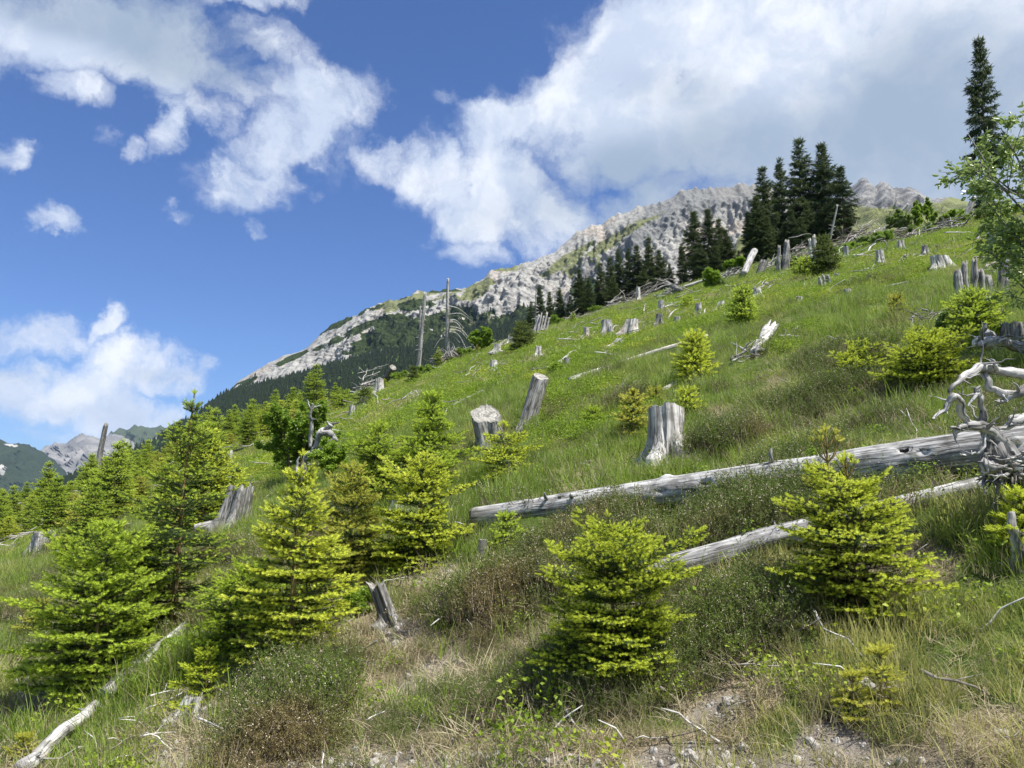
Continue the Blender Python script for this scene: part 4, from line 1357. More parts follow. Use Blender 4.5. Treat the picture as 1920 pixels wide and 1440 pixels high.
young('upright green spruce uphill of the golden spruces left of the grey stumps', 805, 930, 735, 150, 110, shape=.85, per=7, whorl=.12, new_mat='needle_new_green', ul=.09, leader=.08)
young('small lime yellow spruce seedling on the slope below the middle row', 385, 1322, 1225, 115, 111, shape=.5, per=6, whorl=.22, new_mat='needle_new', newscale=1.15, leader=.12)
young('spruce sapling with thin leader in front of the two leaning grey stumps', 945, 895, 790, 130, 112, shape=.45, per=7, whorl=.2, leader=.38, new_mat='needle_new', ul=.055)
young('wide spruce bush of gold tipped branches near the twisted roots', 1745, 722, 640, 185, 113, shape=.38, per=9, whorl=.2, leader=.12, new_mat='needle_new', ul=.058)
young('thin light green spruce bush left of the wide gold tipped one', 1612, 708, 652, 120, 114, shape=.45, per=7, whorl=.25, leader=.12, new_mat='needle_new', ul=.06)
young('light green layered spruce standing at the upper end of the thin white log', 1305, 716, 632, 80, 115, shape=.6, per=6, whorl=.16, new_mat='needle_new', ul=.11, leader=.08)
young('tiny yellow spruce seedling among the brown heath at the lower right', 1655, 1335, 1215, 85, 119, shape=.7, per=5, whorl=.24, new_mat='needle_new_gold', newscale=1.3, ul=.030)
young('second tiny yellow seedling just left of its taller twin', 1602, 1358, 1262, 75, 120, shape=.6, per=5, whorl=.28, new_mat='needle_new_gold', newscale=1.3, ul=.028)
young('tiny yellow seedling beside the lower end of the white log', 42, 1428, 1380, 60, 121, shape=.6, per=5, whorl=.3, new_mat='needle_new_gold', newscale=1.3)
young('thin spruce sapling with open gold leader left of the bleached stump', 1187, 820, 732, 75, 122, shape=.6, per=6, whorl=.2, leader=.22, new_mat='needle_new_gold', ul=.075)
young('round little green spruce beside the sapling left of the bleached stump', 1113, 808, 768, 55, 123, shape=.5, per=6, whorl=.25, new_mat='needle_new_green', ul=.07)
young('spruce bush half out of view below the uprooted root mass', 1925, 1040, 925, 110, 124, shape=.5, per=7, whorl=.2, new_mat='needle_new', newscale=1.2, ul=.05)
young('green tuft of spruce between the low grey stub and the great log', 948, 1022, 968, 80, 125, shape=.5, per=6, whorl=.3, new_mat='needle_new_green', ul=.05)
young('low spruce seedling in the bright meadow under the middle spruce row', 680, 1145, 1108, 50, 126, shape=.5, per=6, whorl=.35, new_mat='needle_new_green', ul=.04)
young('fan of yellow spruce twigs at the left slope edge', 72, 1190, 1130, 90, 127, shape=.5, per=6, whorl=.3, new_mat='needle_new_gold', ul=.05)
young('yellow bush spruce between the short white log and the bleached stump', 1228, 762, 736, 46, 128, shape=.5, per=6, whorl=.3, new_mat='needle_new_gold', ul=.08)
young('small open spruce seedling to the right of the short white log', 1290, 768, 738, 50, 129, shape=.5, per=5, whorl=.35, new_mat='needle_new', ul=.08)
young('dark green conical spruce on the upper meadow', 1395, 607, 545, 55, 130, shape=.8, per=6, whorl=.14, new_mat='needle_new_green', ul=.14, lod=1)
young('dark conical spruce beside the pale upright snag on the crest', 1548, 517, 442, 62, 131, shape=.7, per=7, whorl=.12, new_mat='needle_mature_tip', ul=.18, lod=1)
young('low bushy spruce left of the dark conical spruce on the crest', 1512, 518, 488, 50, 132, shape=.5, per=6, whorl=.2, new_mat='needle_new_green', ul=.16, lod=1)
young('olive green spruce bush near the twisted stump cluster at the right', 1835, 642, 545, 130, 133, shape=.6, per=8, whorl=.14, new_mat='needle_new_green', ul=.075, newfrac=.7)
young('tiny spruce with star-like leader on the grassy slope near the stump cluster', 1683, 600, 556, 40, 134, shape=.6, per=5, whorl=.25, new_mat='needle_new_gold', ul=.08)
young('round dark spruce at the crest left of the splintered stump', 978, 655, 606, 62, 135, shape=.55, per=7, whorl=.16, new_mat='needle_mature_tip', ul=.16, lod=1)
young('little spruce cone on the meadow beside the leaning snag', 775, 718, 690, 30, 136, shape=.7, per=6, whorl=.2, new_mat='needle_mature_tip', ul=.16, lod=1)
young('low spruce cushion left of the brush pile of grey roots', 645, 765, 735, 60, 137, shape=.6, per=6, whorl=.2, new_mat='needle_new_green', ul=.14, lod=1)
young('low spruce cushion in front of the brush pile of grey roots', 682, 762, 730, 38, 138, shape=.7, per=6, whorl=.2, new_mat='needle_mature_tip', ul=.14, lod=1)
young('pair of small spruce cones at the crest above the long meadow log', 1290, 578, 560, 34, 139, shape=.6, per=6, whorl=.25, new_mat='needle_new_green', ul=.14, lod=1)

# the crowd of half-grown spruces on the lower left of the slope: four shapes, copied
prot = []
for q, (H, R, nm) in enumerate([(3.0, 1.05, 'needle_new_green'), (2.4, 1.1, 'needle_new'), (3.6, 1.05, 'needle_new_green'), (1.9, 1.0, 'needle_new_gold')]):
    t_ = spruce_tree('young_spruce', 'half grown green spruce in the thicket on the lower left slope', 'young spruce', (0, 0, 0), H, R, 300 + q, ul=.13, lod=1, shape=.75, per=7, whorl=.11, leader=.08, new_mat=nm, newfrac=.85, group='half grown spruces in the thicket on the left slope')
    prot.append(t_)
r = np.random.default_rng(33)
LOOK = ['tall green spruce of the thicket on the lower left slope', 'yellow-tipped spruce of the thicket on the lower left slope', 'narrow pointed green spruce of the thicket on the lower left slope', 'short golden spruce of the thicket on the lower left slope']
spots = []
tries = 0
while len(spots) < 135 and tries < 9000:
    tries += 1
    u = r.uniform(-120, 600)
    y = r.uniform(17, 88) ** 1.0
    x = (u - 960) / FPX * y
    p = np.array([x, y, gz(x, y)])
    pu, pv, pf = project(p[None])
    if pv[0] > 1075 or (pu[0] > 500 and pv[0] > 830): continue
    if pu[0] < 150 and pv[0] > 1030: continue
    if abs(pu[0] - 440) < 45 and 960 < pv[0] < 1060: continue
    if abs(pu[0] - 85) < 40 and 1020 < pv[0] < 1075: continue
    if pu[0] > 400 and 850 < pv[0] < 985: continue
    if pu[0] > 380 and pv[0] > 985: continue
    if any((p[0] - s[0]) ** 2 + (p[1] - s[1]) ** 2 < 1.25 ** 2 for s in spots): continue
    spots.append(p)
first = [True] * 4
for q, p in enumerate(spots):
    a = q % 4
    sc = float(r.uniform(.45, .95)) * (1.0 if p[1] < 50 else 1.1)
    if first[a]:
        o = prot[a]; first[a] = False
        o.location = p; o.scale = (sc, sc, sc); o.rotation_euler[2] = r.uniform(0, 6.28); o['label'] = LOOK[a]
    else:
        dup(prot[a], p, r.uniform(0, 6.28), sc, LOOK[a])
LM = [('the broken dark snag', 192, 860), ('the low grey stump in the grass', 78, 1030), ('the square grey stump', 413, 872), ('the tall dark young spruce', 322, 950), ('the pale root stump at the edge', 24, 968), ('the rowan bush', 552, 850), ('the broad split stump', 438, 950)]
kinds = {}
for o in [q for q in COL.objects if q.get('label') in LOOK]:
    pu, pv, pf = project(np.array([o.location[:]]))
    best = min(LM, key=lambda m_: math.hypot(m_[1] - pu[0], (m_[2] - pv[0]) * 1.5))
    dx_, dy_ = pu[0] - best[1], (pv[0] - best[2]) * 1.3
    way = ('right of' if dx_ > 0 else 'left of') if abs(dx_) > abs(dy_) else ('downhill of' if dy_ > 0 else 'uphill behind')
    kinds.setdefault((o['label'].split(' of the thicket')[0], way, best[0]), []).append((math.hypot(dx_, dy_), o))
ORD = ['nearest', 'second', 'third', 'fourth', 'fifth', 'sixth', 'seventh', 'eighth', 'ninth', 'tenth', 'eleventh', 'twelfth', 'thirteenth', 'fourteenth']
for (lk, way, lmk), L_ in kinds.items():
    for q, (dd_, o) in enumerate(sorted(L_, key=lambda z_: z_[0])):
        o['label'] = '%s, %s one %s %s' % (lk, ORD[min(q, 13)], way, lmk)
# a looser scatter along the crest up to the middle
for q, (u, v, h, t) in enumerate([(560, 790, 48, 'beside the twisted dead tree'), (600, 776, 40, 'behind the dead root tangle'), (628, 762, 34, 'below the crest brush'), (520, 815, 60, 'behind the rowan bush'), (470, 822, 66, 'at the edge of the thicket'), (720, 726, 18, 'left of the leaning snag'), (822, 662, 28, 'under the tall snag'), (895, 655, 20, 'right of the tall snag'), (1075, 606, 20, 'at the foot of the crest spruces')]):
    p = hit(u, v); k = depth(p) / FPX
    dup(prot[q % 4], p, q * 1.3, h * k / 3.0 * 1.1, 'small spruce on the crest ' + t, 'small spruces along the crest')

# ------------------------------------------------------------------ mature spruces on the crest
mature = []
for q, kw in enumerate([dict(thin=.24, dead_low=.04, R=3.5, shape=.72), dict(thin=.32, dead_low=.14, R=3.2, shape=.62), dict(thin=.18, dead_low=.0, R=3.9, shape=.75), dict(thin=.45, dead_low=.3, R=3.1, shape=.55)]):
    R_ = kw.pop('R')
    t_ = spruce_tree('spruce_tree', 'x', 'spruce tree', (0, 0, 0), 18, R_, 400 + q, ul=.40, lod=2, per=7, whorl=.058, leader=.03, droop=.42, low=.04, new_mat='needle_mature_tip', old_mat='needle_mature', bark='bark', newfrac=.35, sub=1.0, newscale=.9, **kw)
    mature.append(t_)
msp = [
    # u, y, vtop, width factor, variant, label
    (1425, 108, 316, 1.05, 0, 'dark spruce at the left end of the tall crest clump'),
    (1452, 112, 352, .8, 1, 'slim spruce second from the left in the tall crest clump'),
    (1461, 118, 297, .8, 1, 'slender spruce with narrow tip in the tall crest clump'),
    (1493, 110, 263, 1.0, 0, 'tallest spruce of the crest clump with open top'),
    (1538, 108, 270, 1.05, 2, 'second tallest spruce in the crest clump with full lower boughs'),
    (1575, 100, 312, 1.15, 3, 'ragged spruce at the right end of the clump with bare pale stem'),
    (1515, 104, 380, 1.0, 2, 'shorter bushy spruce filling the front of the crest clump'),
    (1405, 110, 400, 1.0, 2, 'low spruce skirting the left foot of the crest clump'),
    (1440, 104, 405, .9, 0, 'short spruce in front of the slim pair of the crest clump'),
    (1482, 103, 395, .9, 2, 'short dense spruce under the tallest crest spruce'),
    (1555, 104, 385, .95, 0, 'shorter spruce between the two rightmost of the clump'),
    (1826, 72, 78, .70, 3, 'very tall thin spruce standing behind the birch at the right edge'),
    (1296, 112, 400, 1.1, 3, 'broken topped dark spruce in the small middle clump'),
    (1326, 112, 396, 1.1, 3, 'taller ragged spruce in the small middle clump'),
    (1345, 114, 412, .9, 0, 'narrow spruce behind the ragged pair of the middle clump'),
    (1362, 114, 432, 1.05, 2, 'rounder spruce at the right of the middle clump'),
    (1278, 116, 458, .8, 1, 'low spruce at the left of the middle clump'),
    (1012, 128, 534, .8, 1, 'thin spruce at the lower end of the crest row'),
    (1030, 126, 548, .8, 0, 'short spruce second at the lower end of the crest row'),
    (1050, 122, 540, .85, 1, 'third spruce of the crest row with bare lower stem'),
    (1086, 120, 507, .9, 2, 'dense spruce of the crest row above the splintered stump'),
    (1104, 114, 522, .9, 3, 'nearly bare grey spruce in the crest row'),
    (1124, 120, 494, .85, 0, 'spruce of the crest row right of the bare grey one'),
    (1142, 122, 484, .85, 0, 'middle spruce of the crest row with forked outline'),
    (1160, 124, 468, .85, 1, 'slim spruce left of the tallest pair in the crest row'),
    (1178, 122, 466, .85, 1, 'slim tall spruce of the crest row'),
    (1195, 122, 462, .9, 0, 'spruce next to the tallest in the crest row'),
    (1215, 120, 447, .95, 0, 'tallest spruce of the crest row'),
    (1238, 120, 470, .9, 2, 'full spruce at the upper end of the crest row'),
    (1256, 118, 496, .85, 2, 'last low spruce of the crest row before the middle clump'),
    (995, 132, 566, .8, 0, 'small spruce tip peeping over the crest at the row start'),
    (1068, 124, 556, .8, 2, 'low spruce filling the gap in the crest row'),
    (1470, 104, 418, 1.2, 2, 'bushy low spruce in the front left of the crest clump'),
    (1500, 101, 408, 1.2, 0, 'bushy low spruce in the middle front of the crest clump'),
    (1532, 102, 400, 1.2, 2, 'wide low spruce in the front right of the crest clump'),
    (1588, 102, 402, 1.0, 0, 'low spruce at the right skirt of the crest clump'),
    (1418, 106, 372, 1.1, 2, 'mid high spruce behind the left foot of the crest clump'),
    (1310, 108, 458, 1.3, 2, 'low dense spruce at the foot of the middle clump'),
    (1340, 108, 462, 1.3, 0, 'low dense spruce right at the foot of the middle clump'),
    (1095, 118, 548, 1.3, 2, 'low dense spruce in front of the crest row start'),
    (1150, 117, 520, 1.3, 0, 'low dense spruce in the front of the crest row'),
    (1205, 116, 505, 1.3, 2, 'low dense spruce in front of the tallest crest row trees'),
    (1384, 116, 470, .8, 2, 'low spruce between the two crest clumps'),
]
first = [True] * 4
for u, y, vt, wf, var, lab in msp:
    dx, e = slope_of(u, vt)
    x = dx * y
    zb = gz(x, y) - .3
    H = CAM_H + e * y - zb
    s = H / 18.0
    sw = s * wf * (1.0 if H > 10 else 1.15)
    rz = (u * 7.3) % 6.28
    if first[var]:
        o = mature[var]; first[var] = False
        o.location = (x, y, zb); o.scale = (sw, sw, s); o.rotation_euler[2] = rz
        o['label'] = lab; o['group'] = 'mature spruces along the crest'
    else:
        dup(mature[var], (x, y, zb), rz, (sw, sw, s), lab, 'mature spruces along the crest')


# ------------------------------------------------------------------ far forest
def far_template(seed, H=1.0, tiers=7, seg=7):
    r = np.random.default_rng(seed)
    V, F = [], []
    for k in range(tiers):
        z0 = .06 + .88 * k / tiers; z1 = min(1.0, z0 + 2.1 / tiers)
        rad = .17 * (1 - k / tiers) ** .85 + .012
        b = len(V); V.append([r.normal(0, .004), r.normal(0, .004), z1])
        ph = r.uniform(0, 6)
        for j in range(seg * 2):
            a = ph + j * math.pi / seg
            q = rad * (1.25 if j % 2 == 0 else .45) * r.uniform(.75, 1.2)
            V.append([q * math.cos(a), q * math.sin(a), z0 - (.03 if j % 2 == 0 else -.02) + r.uniform(-.01, .01)])
        for j in range(seg * 2):
            F.append([b, b + 1 + j, b + 1 + (j + 1) % (seg * 2)])
    return np.array(V), np.array(F)


def scatter(name, label, pts, rot, scl, idx, templates, kind='stuff', norm=None):
    """plants on the ground as instances of small meshes (geometry nodes)"""
    tc = bpy.data.collections.new(name + '_sources')
    for q, me in enumerate(templates):
        o = bpy.data.objects.new('%s_source_%03d' % (name, q), me)
        tc.objects.link(o)
    me = make_points(name, pts, rot, scl, idx)
    o = link(name, me, label=label, kind=kind)
    ng = bpy.data.node_groups.new(name + '_scatter', 'GeometryNodeTree')
    ng.interface.new_socket('Geometry', in_out='INPUT', socket_type='NodeSocketGeometry')
    ng.interface.new_socket('Geometry', in_out='OUTPUT', socket_type='NodeSocketGeometry')
    N = ng.nodes; L = ng.links
    gi = N.new('NodeGroupInput'); go = N.new('NodeGroupOutput')
    m2p = N.new('GeometryNodeMeshToPoints')
    iop = N.new('GeometryNodeInstanceOnPoints')
    ci = N.new('GeometryNodeCollectionInfo')
    ci.inputs['Collection'].default_value = tc
    ci.inputs['Separate Children'].default_value = True
    ci.inputs['Reset Children'].default_value = True
    iop.inputs['Pick Instance'].default_value = True
    def attr(nm, typ):
        a = N.new('GeometryNodeInputNamedAttribute'); a.data_type = typ; a.inputs['Name'].default_value = nm
        return a.outputs['Attribute']
    L.new(gi.outputs[0], m2p.inputs['Mesh']); L.new(m2p.outputs[0], iop.inputs['Points'])
    L.new(ci.outputs[0], iop.inputs['Instance'])
    L.new(attr('idx', 'INT'), iop.inputs['Instance Index'])
    e2r = N.new('FunctionNodeEulerToRotation')
    L.new(attr('rot', 'FLOAT_VECTOR'), e2r.inputs[0]); L.new(e2r.outputs[0], iop.inputs['Rotation'])
    L.new(attr('scl', 'FLOAT_VECTOR'), iop.inputs['Scale'])
    L.new(iop.outputs[0], go.inputs[0])
    md = o.modifiers.new('scatter', 'NODES'); md.node_group = ng
    return o


def make_points(name, pts, rot, scl, idx):
    me = bpy.data.meshes.new(name)
    me.vertices.add(len(pts)); me.vertices.foreach_set('co', np.asarray(pts, np.float32).ravel())
    a = me.attributes.new('rot', 'FLOAT_VECTOR', 'POINT'); a.data.foreach_set('vector', np.asarray(rot, np.float32).ravel())
    a = me.attributes.new('scl', 'FLOAT_VECTOR', 'POINT'); a.data.foreach_set('vector', np.asarray(scl, np.float32).ravel())
    a = me.attributes.new('idx', 'INT', 'POINT'); a.data.foreach_set('value', np.asarray(idx, np.int32))
    me.update()
    return me


def build_forest():
    P, isr, pine, light, face, u, v, NB, NR = MP
    r = np.random.default_rng(5)
    n, m = P.shape[:2]
    # sample positions evenly over the apron, weighted by cell area
    a = np.linalg.norm(np.cross(P[1:, :-1] - P[:-1, :-1], P[:-1, 1:] - P[:-1, :-1]), axis=2)
    wgt = np.where(isr[:-1, :-1], (pine[:-1, :-1] > .6) * .25 * (face[:-1, :-1] < .55), 1 - .78 * light[:-1, :-1])
    wgt[NB + NR - 2:] = 0
    cdf = np.cumsum((a * wgt).ravel()); cdf /= cdf[-1]
    N = 36000
    c = np.searchsorted(cdf, r.random(N)); i, j = np.unravel_index(c, a.shape)
    s, t = r.random(N)[:, None], r.random(N)[:, None]
    Q = P[i, j] * (1 - s) * (1 - t) + P[i + 1, j] * s * (1 - t) + P[i, j + 1] * (1 - s) * t + P[i + 1, j + 1] * s * t
    rk = isr[i, j]
    H = np.where(rk, r.uniform(4, 9, N), r.uniform(10, 19, N) * (1 - .35 * light[i, j]))
    uu, vv, ff = project(Q)
    keep = (uu > -260) & (uu < 1700)
    Q, H, uu, vv, ff = Q[keep], H[keep], uu[keep], vv[keep], ff[keep]
    Q[:, 2] -= .5
    mt = M['needle_far']
    tm = [make_mesh('far_spruce', *(lambda T: (T[0], [(T[1], 0)]))(far_template(q)), mt) for q in range(4)]
    # the skyline trees along the left flank stand out one by one: those are objects
    rvz = np.interp(uu, *np.array(RIDGE).T)
    score = (vv - rvz) - H / ff * FPX * .5
    cand = np.where((uu > -60) & (uu < 440) & (vv - rvz < 16))[0]
    cand = cand[np.argsort(ff[cand])][:230]
    near = np.where((uu > 560) & (uu < 1260) & (ff < 620))[0]
    msk = np.ones(len(Q), bool); msk[cand] = False
    for k in cand:
        h = float(H[k])
        o = link('spruce_tree', tm[k % 4], loc=Q[k], label='distant dark spruce on the wooded skyline down to the left', cat='spruce tree', group='distant spruces on the left skyline')
        o.scale = (h * 1.1, h * 1.1, h); o.rotation_euler[2] = float(k % 6)
    K = msk.nonzero()[0]
    rot = np.stack([np.zeros(len(K)), np.zeros(len(K)), r.uniform(0, 6.28, len(K))], 1)
    wd = r.uniform(.95, 1.5, len(K)) * H[K]
    scatter('far_forest', 'dark spruce forest covering the mountain flank', Q[K], rot, np.stack([wd, wd, H[K]], 1), r.integers(0, 4, len(K)), tm)


build_forest()


# ------------------------------------------------------------------ ground cover plants
def tri_mesh(name, parts, mats):
    """parts: list of (V, F, mat)"""
    Vs, P, off = [], {}, 0
    for V, F, m_ in parts:
        Vs.append(V); P.setdefault(m_, []).append(F + off); off += len(V)
    return make_mesh(name, np.concatenate(Vs), [(np.concatenate(f), k) for k, f in P.items()], mats)


def blades(r, n, R, h, w, lean, curl, segs=3):
    V, F = [], []
    for k in range(n):
        a = r.uniform(0, 6.28); q = R * math.sqrt(r.uniform(0, 1))
        p = np.array([q * math.cos(a), q * math.sin(a), -.02])
        b = r.uniform(0, 6.28)
        out = np.array([math.cos(b), math.sin(b), 0]) * .8 + np.array([math.cos(a), math.sin(a), 0]) * .6
        L = h * r.uniform(.45, 1.1); W = w * r.uniform(.7, 1.2)
        d = np.array([0, 0, 1.0]) + out * lean * r.uniform(.2, 1.2); d /= np.linalg.norm(d)
        sd_ = np.cross(d, out + [.01, 0, 0]); sd_ /= np.linalg.norm(sd_)
        base = len(V)
        for s in range(segs):
            ww = W * (1 - (s / segs) ** 1.5)
            V += [p - sd_ * ww, p + sd_ * ww]
            d = d + out * curl * r.uniform(.5, 1.3) / segs - np.array([0, 0, curl * .5 * s / segs]); d /= np.linalg.norm(d)
            p = p + d * L / segs
        V.append(p)
        for s in range(segs - 1):
            i = base + 2 * s
            F += [[i, i + 1, i + 3], [i, i + 3, i + 2]]
        i = base + 2 * (segs - 1)
        F.append([i, i + 1, i + 2])
    return np.array(V), np.array(F)


def leafcloud(r, n, R, h, size, flat=.5):
    T = leaf_template('simple')
    a = r.uniform(0, 6.28, n); q = R * np.sqrt(r.uniform(0, 1, n))
    top = h * (1 - .45 * (q / R) ** 2)
    z = top * r.uniform(.35, 1.05, n)
    pos = np.stack([q * np.cos(a), q * np.sin(a), z], 1)
    d = r.normal(0, 1, (n, 3)); d[:, 2] = d[:, 2] * flat + .15
    return instance_units(T, pos, d, size * r.uniform(.6, 1.3, n), seed=int(r.integers(1e6)))


r = np.random.default_rng(9)
grass_t = [tri_mesh('grass', [(*blades(r, 38, .15, .22, .0034, .40, .65), 0), (*blades(r, 3, .15, .25, .0022, .5, .7), 1)], [M['grass'], M['grass_dry']]) for q in range(3)]
grass_t += [tri_mesh('grass', [(*blades(r, 24, .15, .31, .0030, .26, .45), 0), (*blades(r, 8, .15, .33, .0018, .3, .6), 1)], [M['grass'], M['grass_dry']]) for q in range(2)]
far_grass_t = [tri_mesh('grass', [(*blades(r, 26, .35, .26, .011, .35, .5, 2), 0), (*blades(r, 3, .35, .26, .008, .5, .6, 2), 1)], [M['grass'], M['grass_dry']]) for q in range(3)]
dry_t = [tri_mesh('dry', [(*blades(r, 40, .12, .22, .0022, .9, 1.5), 0), (*blades(r, 5, .12, .16, .002, .4, .6), 1)], [M['grass_dry'], M['grass']]) for q in range(4)]
bil_t = [tri_mesh('bil', [(*leafcloud(r, 90, .17, .19, .026, .45), 0), (*blades(r, 12, .13, .16, .0016, .5, .3), 1)], [M['leaf_bil'], M['heath_stem']]) for q in range(4)]
far_bil_t = [tri_mesh('bil', [(*leafcloud(r, 80, .42, .26, .060, .45), 0)], [M['leaf_bil']]) for q in range(3)]
heath_t = []
for q in range(4):
    V, F = blades(r, 46, .14, .20, .0030, .6, .45, 2)
    st = (V, F, 1)
    tips = V.reshape(-1, 5, 3)[:, 4]; mid_ = V.reshape(-1, 5, 3)[:, 2]
    pos = np.concatenate([tips * s + mid_ * (1 - s) for s in (0, .3, .6, .9, 1.1)])
    pos = pos + r.normal(0, .006, pos.shape)
    d = r.normal(0, .6, pos.shape) + [0, 0, 1]
    lv = instance_units(spray_unit(5, .5, .10, 40 + q, .6), pos, d, .026 * r.uniform(.7, 1.2, len(pos)), seed=q)
    hp = tips[r.random(len(tips)) < .55] + [0, 0, .004]
    hk = instance_units(leaf_template('simple'), np.repeat(hp, 3, 0) + r.normal(0, .006, (len(hp) * 3, 3)), r.normal(0, 1, (len(hp) * 3, 3)), .0075, seed=q)
    heath_t.append(tri_mesh('heath', [(*lv, 0), st, (*hk, 2)], [M['heath'], M['heath_stem'], M['heath_husk']]))


def sample_slope(N, r0, r1, k, seed, lo=-.92, hi=1.02):
    """points on the slope; surface density falls with distance as r**-k"""
    r = np.random.default_rng(seed)
    e = 2 - k
    t = r.random(N)
    y = (r0 ** e + t * (r1 ** e - r0 ** e)) ** (1 / e)
    x = r.uniform(lo, hi, N) * y + r.uniform(-.6, .6, N)
    P = np.stack([x, y, ground(x, y)], 1)
    u, v, f = project(P)
    ok = (u > -420) & (u < 2420) & (v < 1750)
    return P[ok], r


def tilt(r, N, amt=.25):
    return np.stack([r.normal(0, amt, N), r.normal(0, amt, N), r.uniform(0, 6.28, N)], 1)


def plant_cover():
    # near and middle grass
    P, r = sample_slope(int(46000 * 1.2), 2.2, 30, .75, 1)
    bil, heath, dry, soil, ns = zones(P)
    g = (1 - .93 * bil) * (1 - .74 * heath) * (1 - .78 * dry) * (1 - .9 * soil)
    tuft = sstep(ns[2] + .3 * ns[0], -.45, .15)
    keep = r.random(len(P)) < g * (.35 + .65 * tuft)
    Q = P[keep]; tf = tuft[keep]
    big_ = sstep(fbm(Q[:, 0] * 2.1, Q[:, 1] * 2.1, oct=2, seed=66), -.35, .35)
    s = (.42 + .35 * tf + .55 * big_) * r.uniform(.7, 1.25, len(Q)) * (1 + .012 * Q[:, 1])
    near_k = sstep(Q[:, 1], 2.5, 7)
    s = s * (.62 + .38 * near_k)
    scatter('meadow_grass', 'long green meadow grass on the slope', Q, tilt(r, len(Q), .2), np.stack([s, s, s * r.uniform(.8, 1.15, len(Q))], 1), r.integers(0, 5, len(Q)), grass_t)
    # far grass
    P, r = sample_slope(36000, 24, 118, 1.1, 2)
    bil, heath, dry, soil, ns = zones(P)
    keep = r.random(len(P)) < (1 - .88 * bil) * (1 - .5 * dry)
    Q = P[keep]; s = r.uniform(.7, 1.25, len(Q)) * (1 + .004 * Q[:, 1])
    scatter('distant_grass', 'grass on the upper slope', Q, tilt(r, len(Q), .15), np.stack([s, s, s], 1), r.integers(0, 3, len(Q)), far_grass_t)
    # bilberry
    P, r = sample_slope(36000, 4, 30, .8, 3)
    bil, heath, dry, soil, ns = zones(P)
    keep = r.random(len(P)) < np.maximum(bil * sstep(ns[2], -.6, -.1), .03 * (1 - soil))
    Q = P[keep]; s = r.uniform(.6, 1.35, len(Q)) * (1 + .010 * Q[:, 1])
    scatter('bilberry_shrubs', 'bright green bilberry ground cover', Q, tilt(r, len(Q), .15), np.stack([s, s, s], 1), r.integers(0, 4, len(Q)), bil_t)
    P, r = sample_slope(41000, 24, 118, 1.1, 4)
    bil, heath, dry, soil, ns = zones(P)
    keep = r.random(len(P)) < bil * .8
    Q = P[keep]; s = r.uniform(.45, 1.0, len(Q)) * (1 + .003 * Q[:, 1]) * (.6 + .7 * sstep(fbm(Q[:, 0] * .8, Q[:, 1] * .8, oct=3, seed=67), -.3, .3))
    scatter('distant_bilberry_shrubs', 'bilberry cover on the upper slope', Q, tilt(r, len(Q), .15), np.stack([s, s, s * .9], 1), r.integers(0, 3, len(Q)), far_bil_t)
    # heath
    P, r = sample_slope(36000, 2.2, 26, 1.0, 5)
    bil, heath, dry, soil, ns = zones(P)
    keep = r.random(len(P)) < np.maximum(heath * (1 - .8 * soil) * (1 - .75 * dry) * (.55 + .45 * sstep(ns[2] + .4 * ns[0], -.4, .1)), .04)
    Q = P[keep]; s = r.uniform(.6, 1.2, len(Q)) * (1 + .02 * Q[:, 1]) * (.7 + .3 * sstep(Q[:, 1], 2.5, 6)) * (.55 + .75 * sstep(fbm(Q[:, 0] * 1.15, Q[:, 1] * 1.15, oct=3, seed=3), -.25, .35))
    scatter('heath_shrubs', 'brownish heath with pale dry husks', Q, tilt(r, len(Q), .3), np.stack([s, s, s], 1), r.integers(0, 4, len(Q)), heath_t)
    # dry grass
    P, r = sample_slope(int(40000 * 1.2), 2.2, 40, .9, 6)
    bil, heath, dry, soil, ns = zones(P)
    keep = r.random(len(P)) < np.maximum(np.maximum(dry, .30 * heath), .10 * (1 - bil)) * (1 - .6 * soil)
    Q = P[keep]; s = r.uniform(.5, 1.3, len(Q)) * (1 + .012 * Q[:, 1]) * (.7 + .3 * sstep(Q[:, 1], 2.5, 6))
    P2, r2 = sample_slope(16000, 34, 112, 1.0, 16)
    b2, h2, d2, s2_, n2_ = zones(P2)
    k2 = r2.random(len(P2)) < .75 * sstep(fbm(P2[:, 0] * .14, P2[:, 1] * .14, oct=4, seed=88) + .3 * n2_[0], .12, .38) + .05
    Q2 = P2[k2]; s2 = r2.uniform(1.2, 2.4, len(Q2))
    Q = np.concatenate([Q, Q2]); s = np.concatenate([s, s2])
    scatter('dry_grass', 'tan withered grass tussocks', Q, tilt(r, len(Q), .35), np.stack([s, s, s * .8], 1), r.integers(0, 4, len(Q)), dry_t)
    # stones
    st = []
    for q in range(5):
        me = bpy.data.meshes.new('pebble'); import bmesh as bm_
        b = bm_.new(); bm_.ops.create_icosphere(b, subdivisions=2, radius=.5)
        co = np.array([v.co[:] for v in b.verts])
        k = 1 + .45 * fbm(co[:, 0] * 2 + q * 5, co[:, 1] * 2, co[:, 2] * 2, oct=3, seed=500 + q)
        for v_, kk in zip(b.verts, k): v_.co = (v_.co.x * kk, v_.co.y * kk * .8, v_.co.z * kk * .6)
        b.to_mesh(me); b.free(); me.materials.append(M['stone']); st.append(me)
    P, r = sample_slope(int(60000 * 1.2), 2.2, 16, 1.2, 7)
    bil, heath, dry, soil, ns = zones(P)
    keep = r.random(len(P)) < soil ** 1.5 * .6 + .004
    Q = P[keep]; s = .014 + .075 * r.random(len(Q)) ** 4
    scatter('gravel', 'pale limestone gravel in the bare soil', Q, r.uniform(0, 6.28, (len(Q), 3)), np.stack([s, s, s], 1), r.integers(0, 5, len(Q)), st)


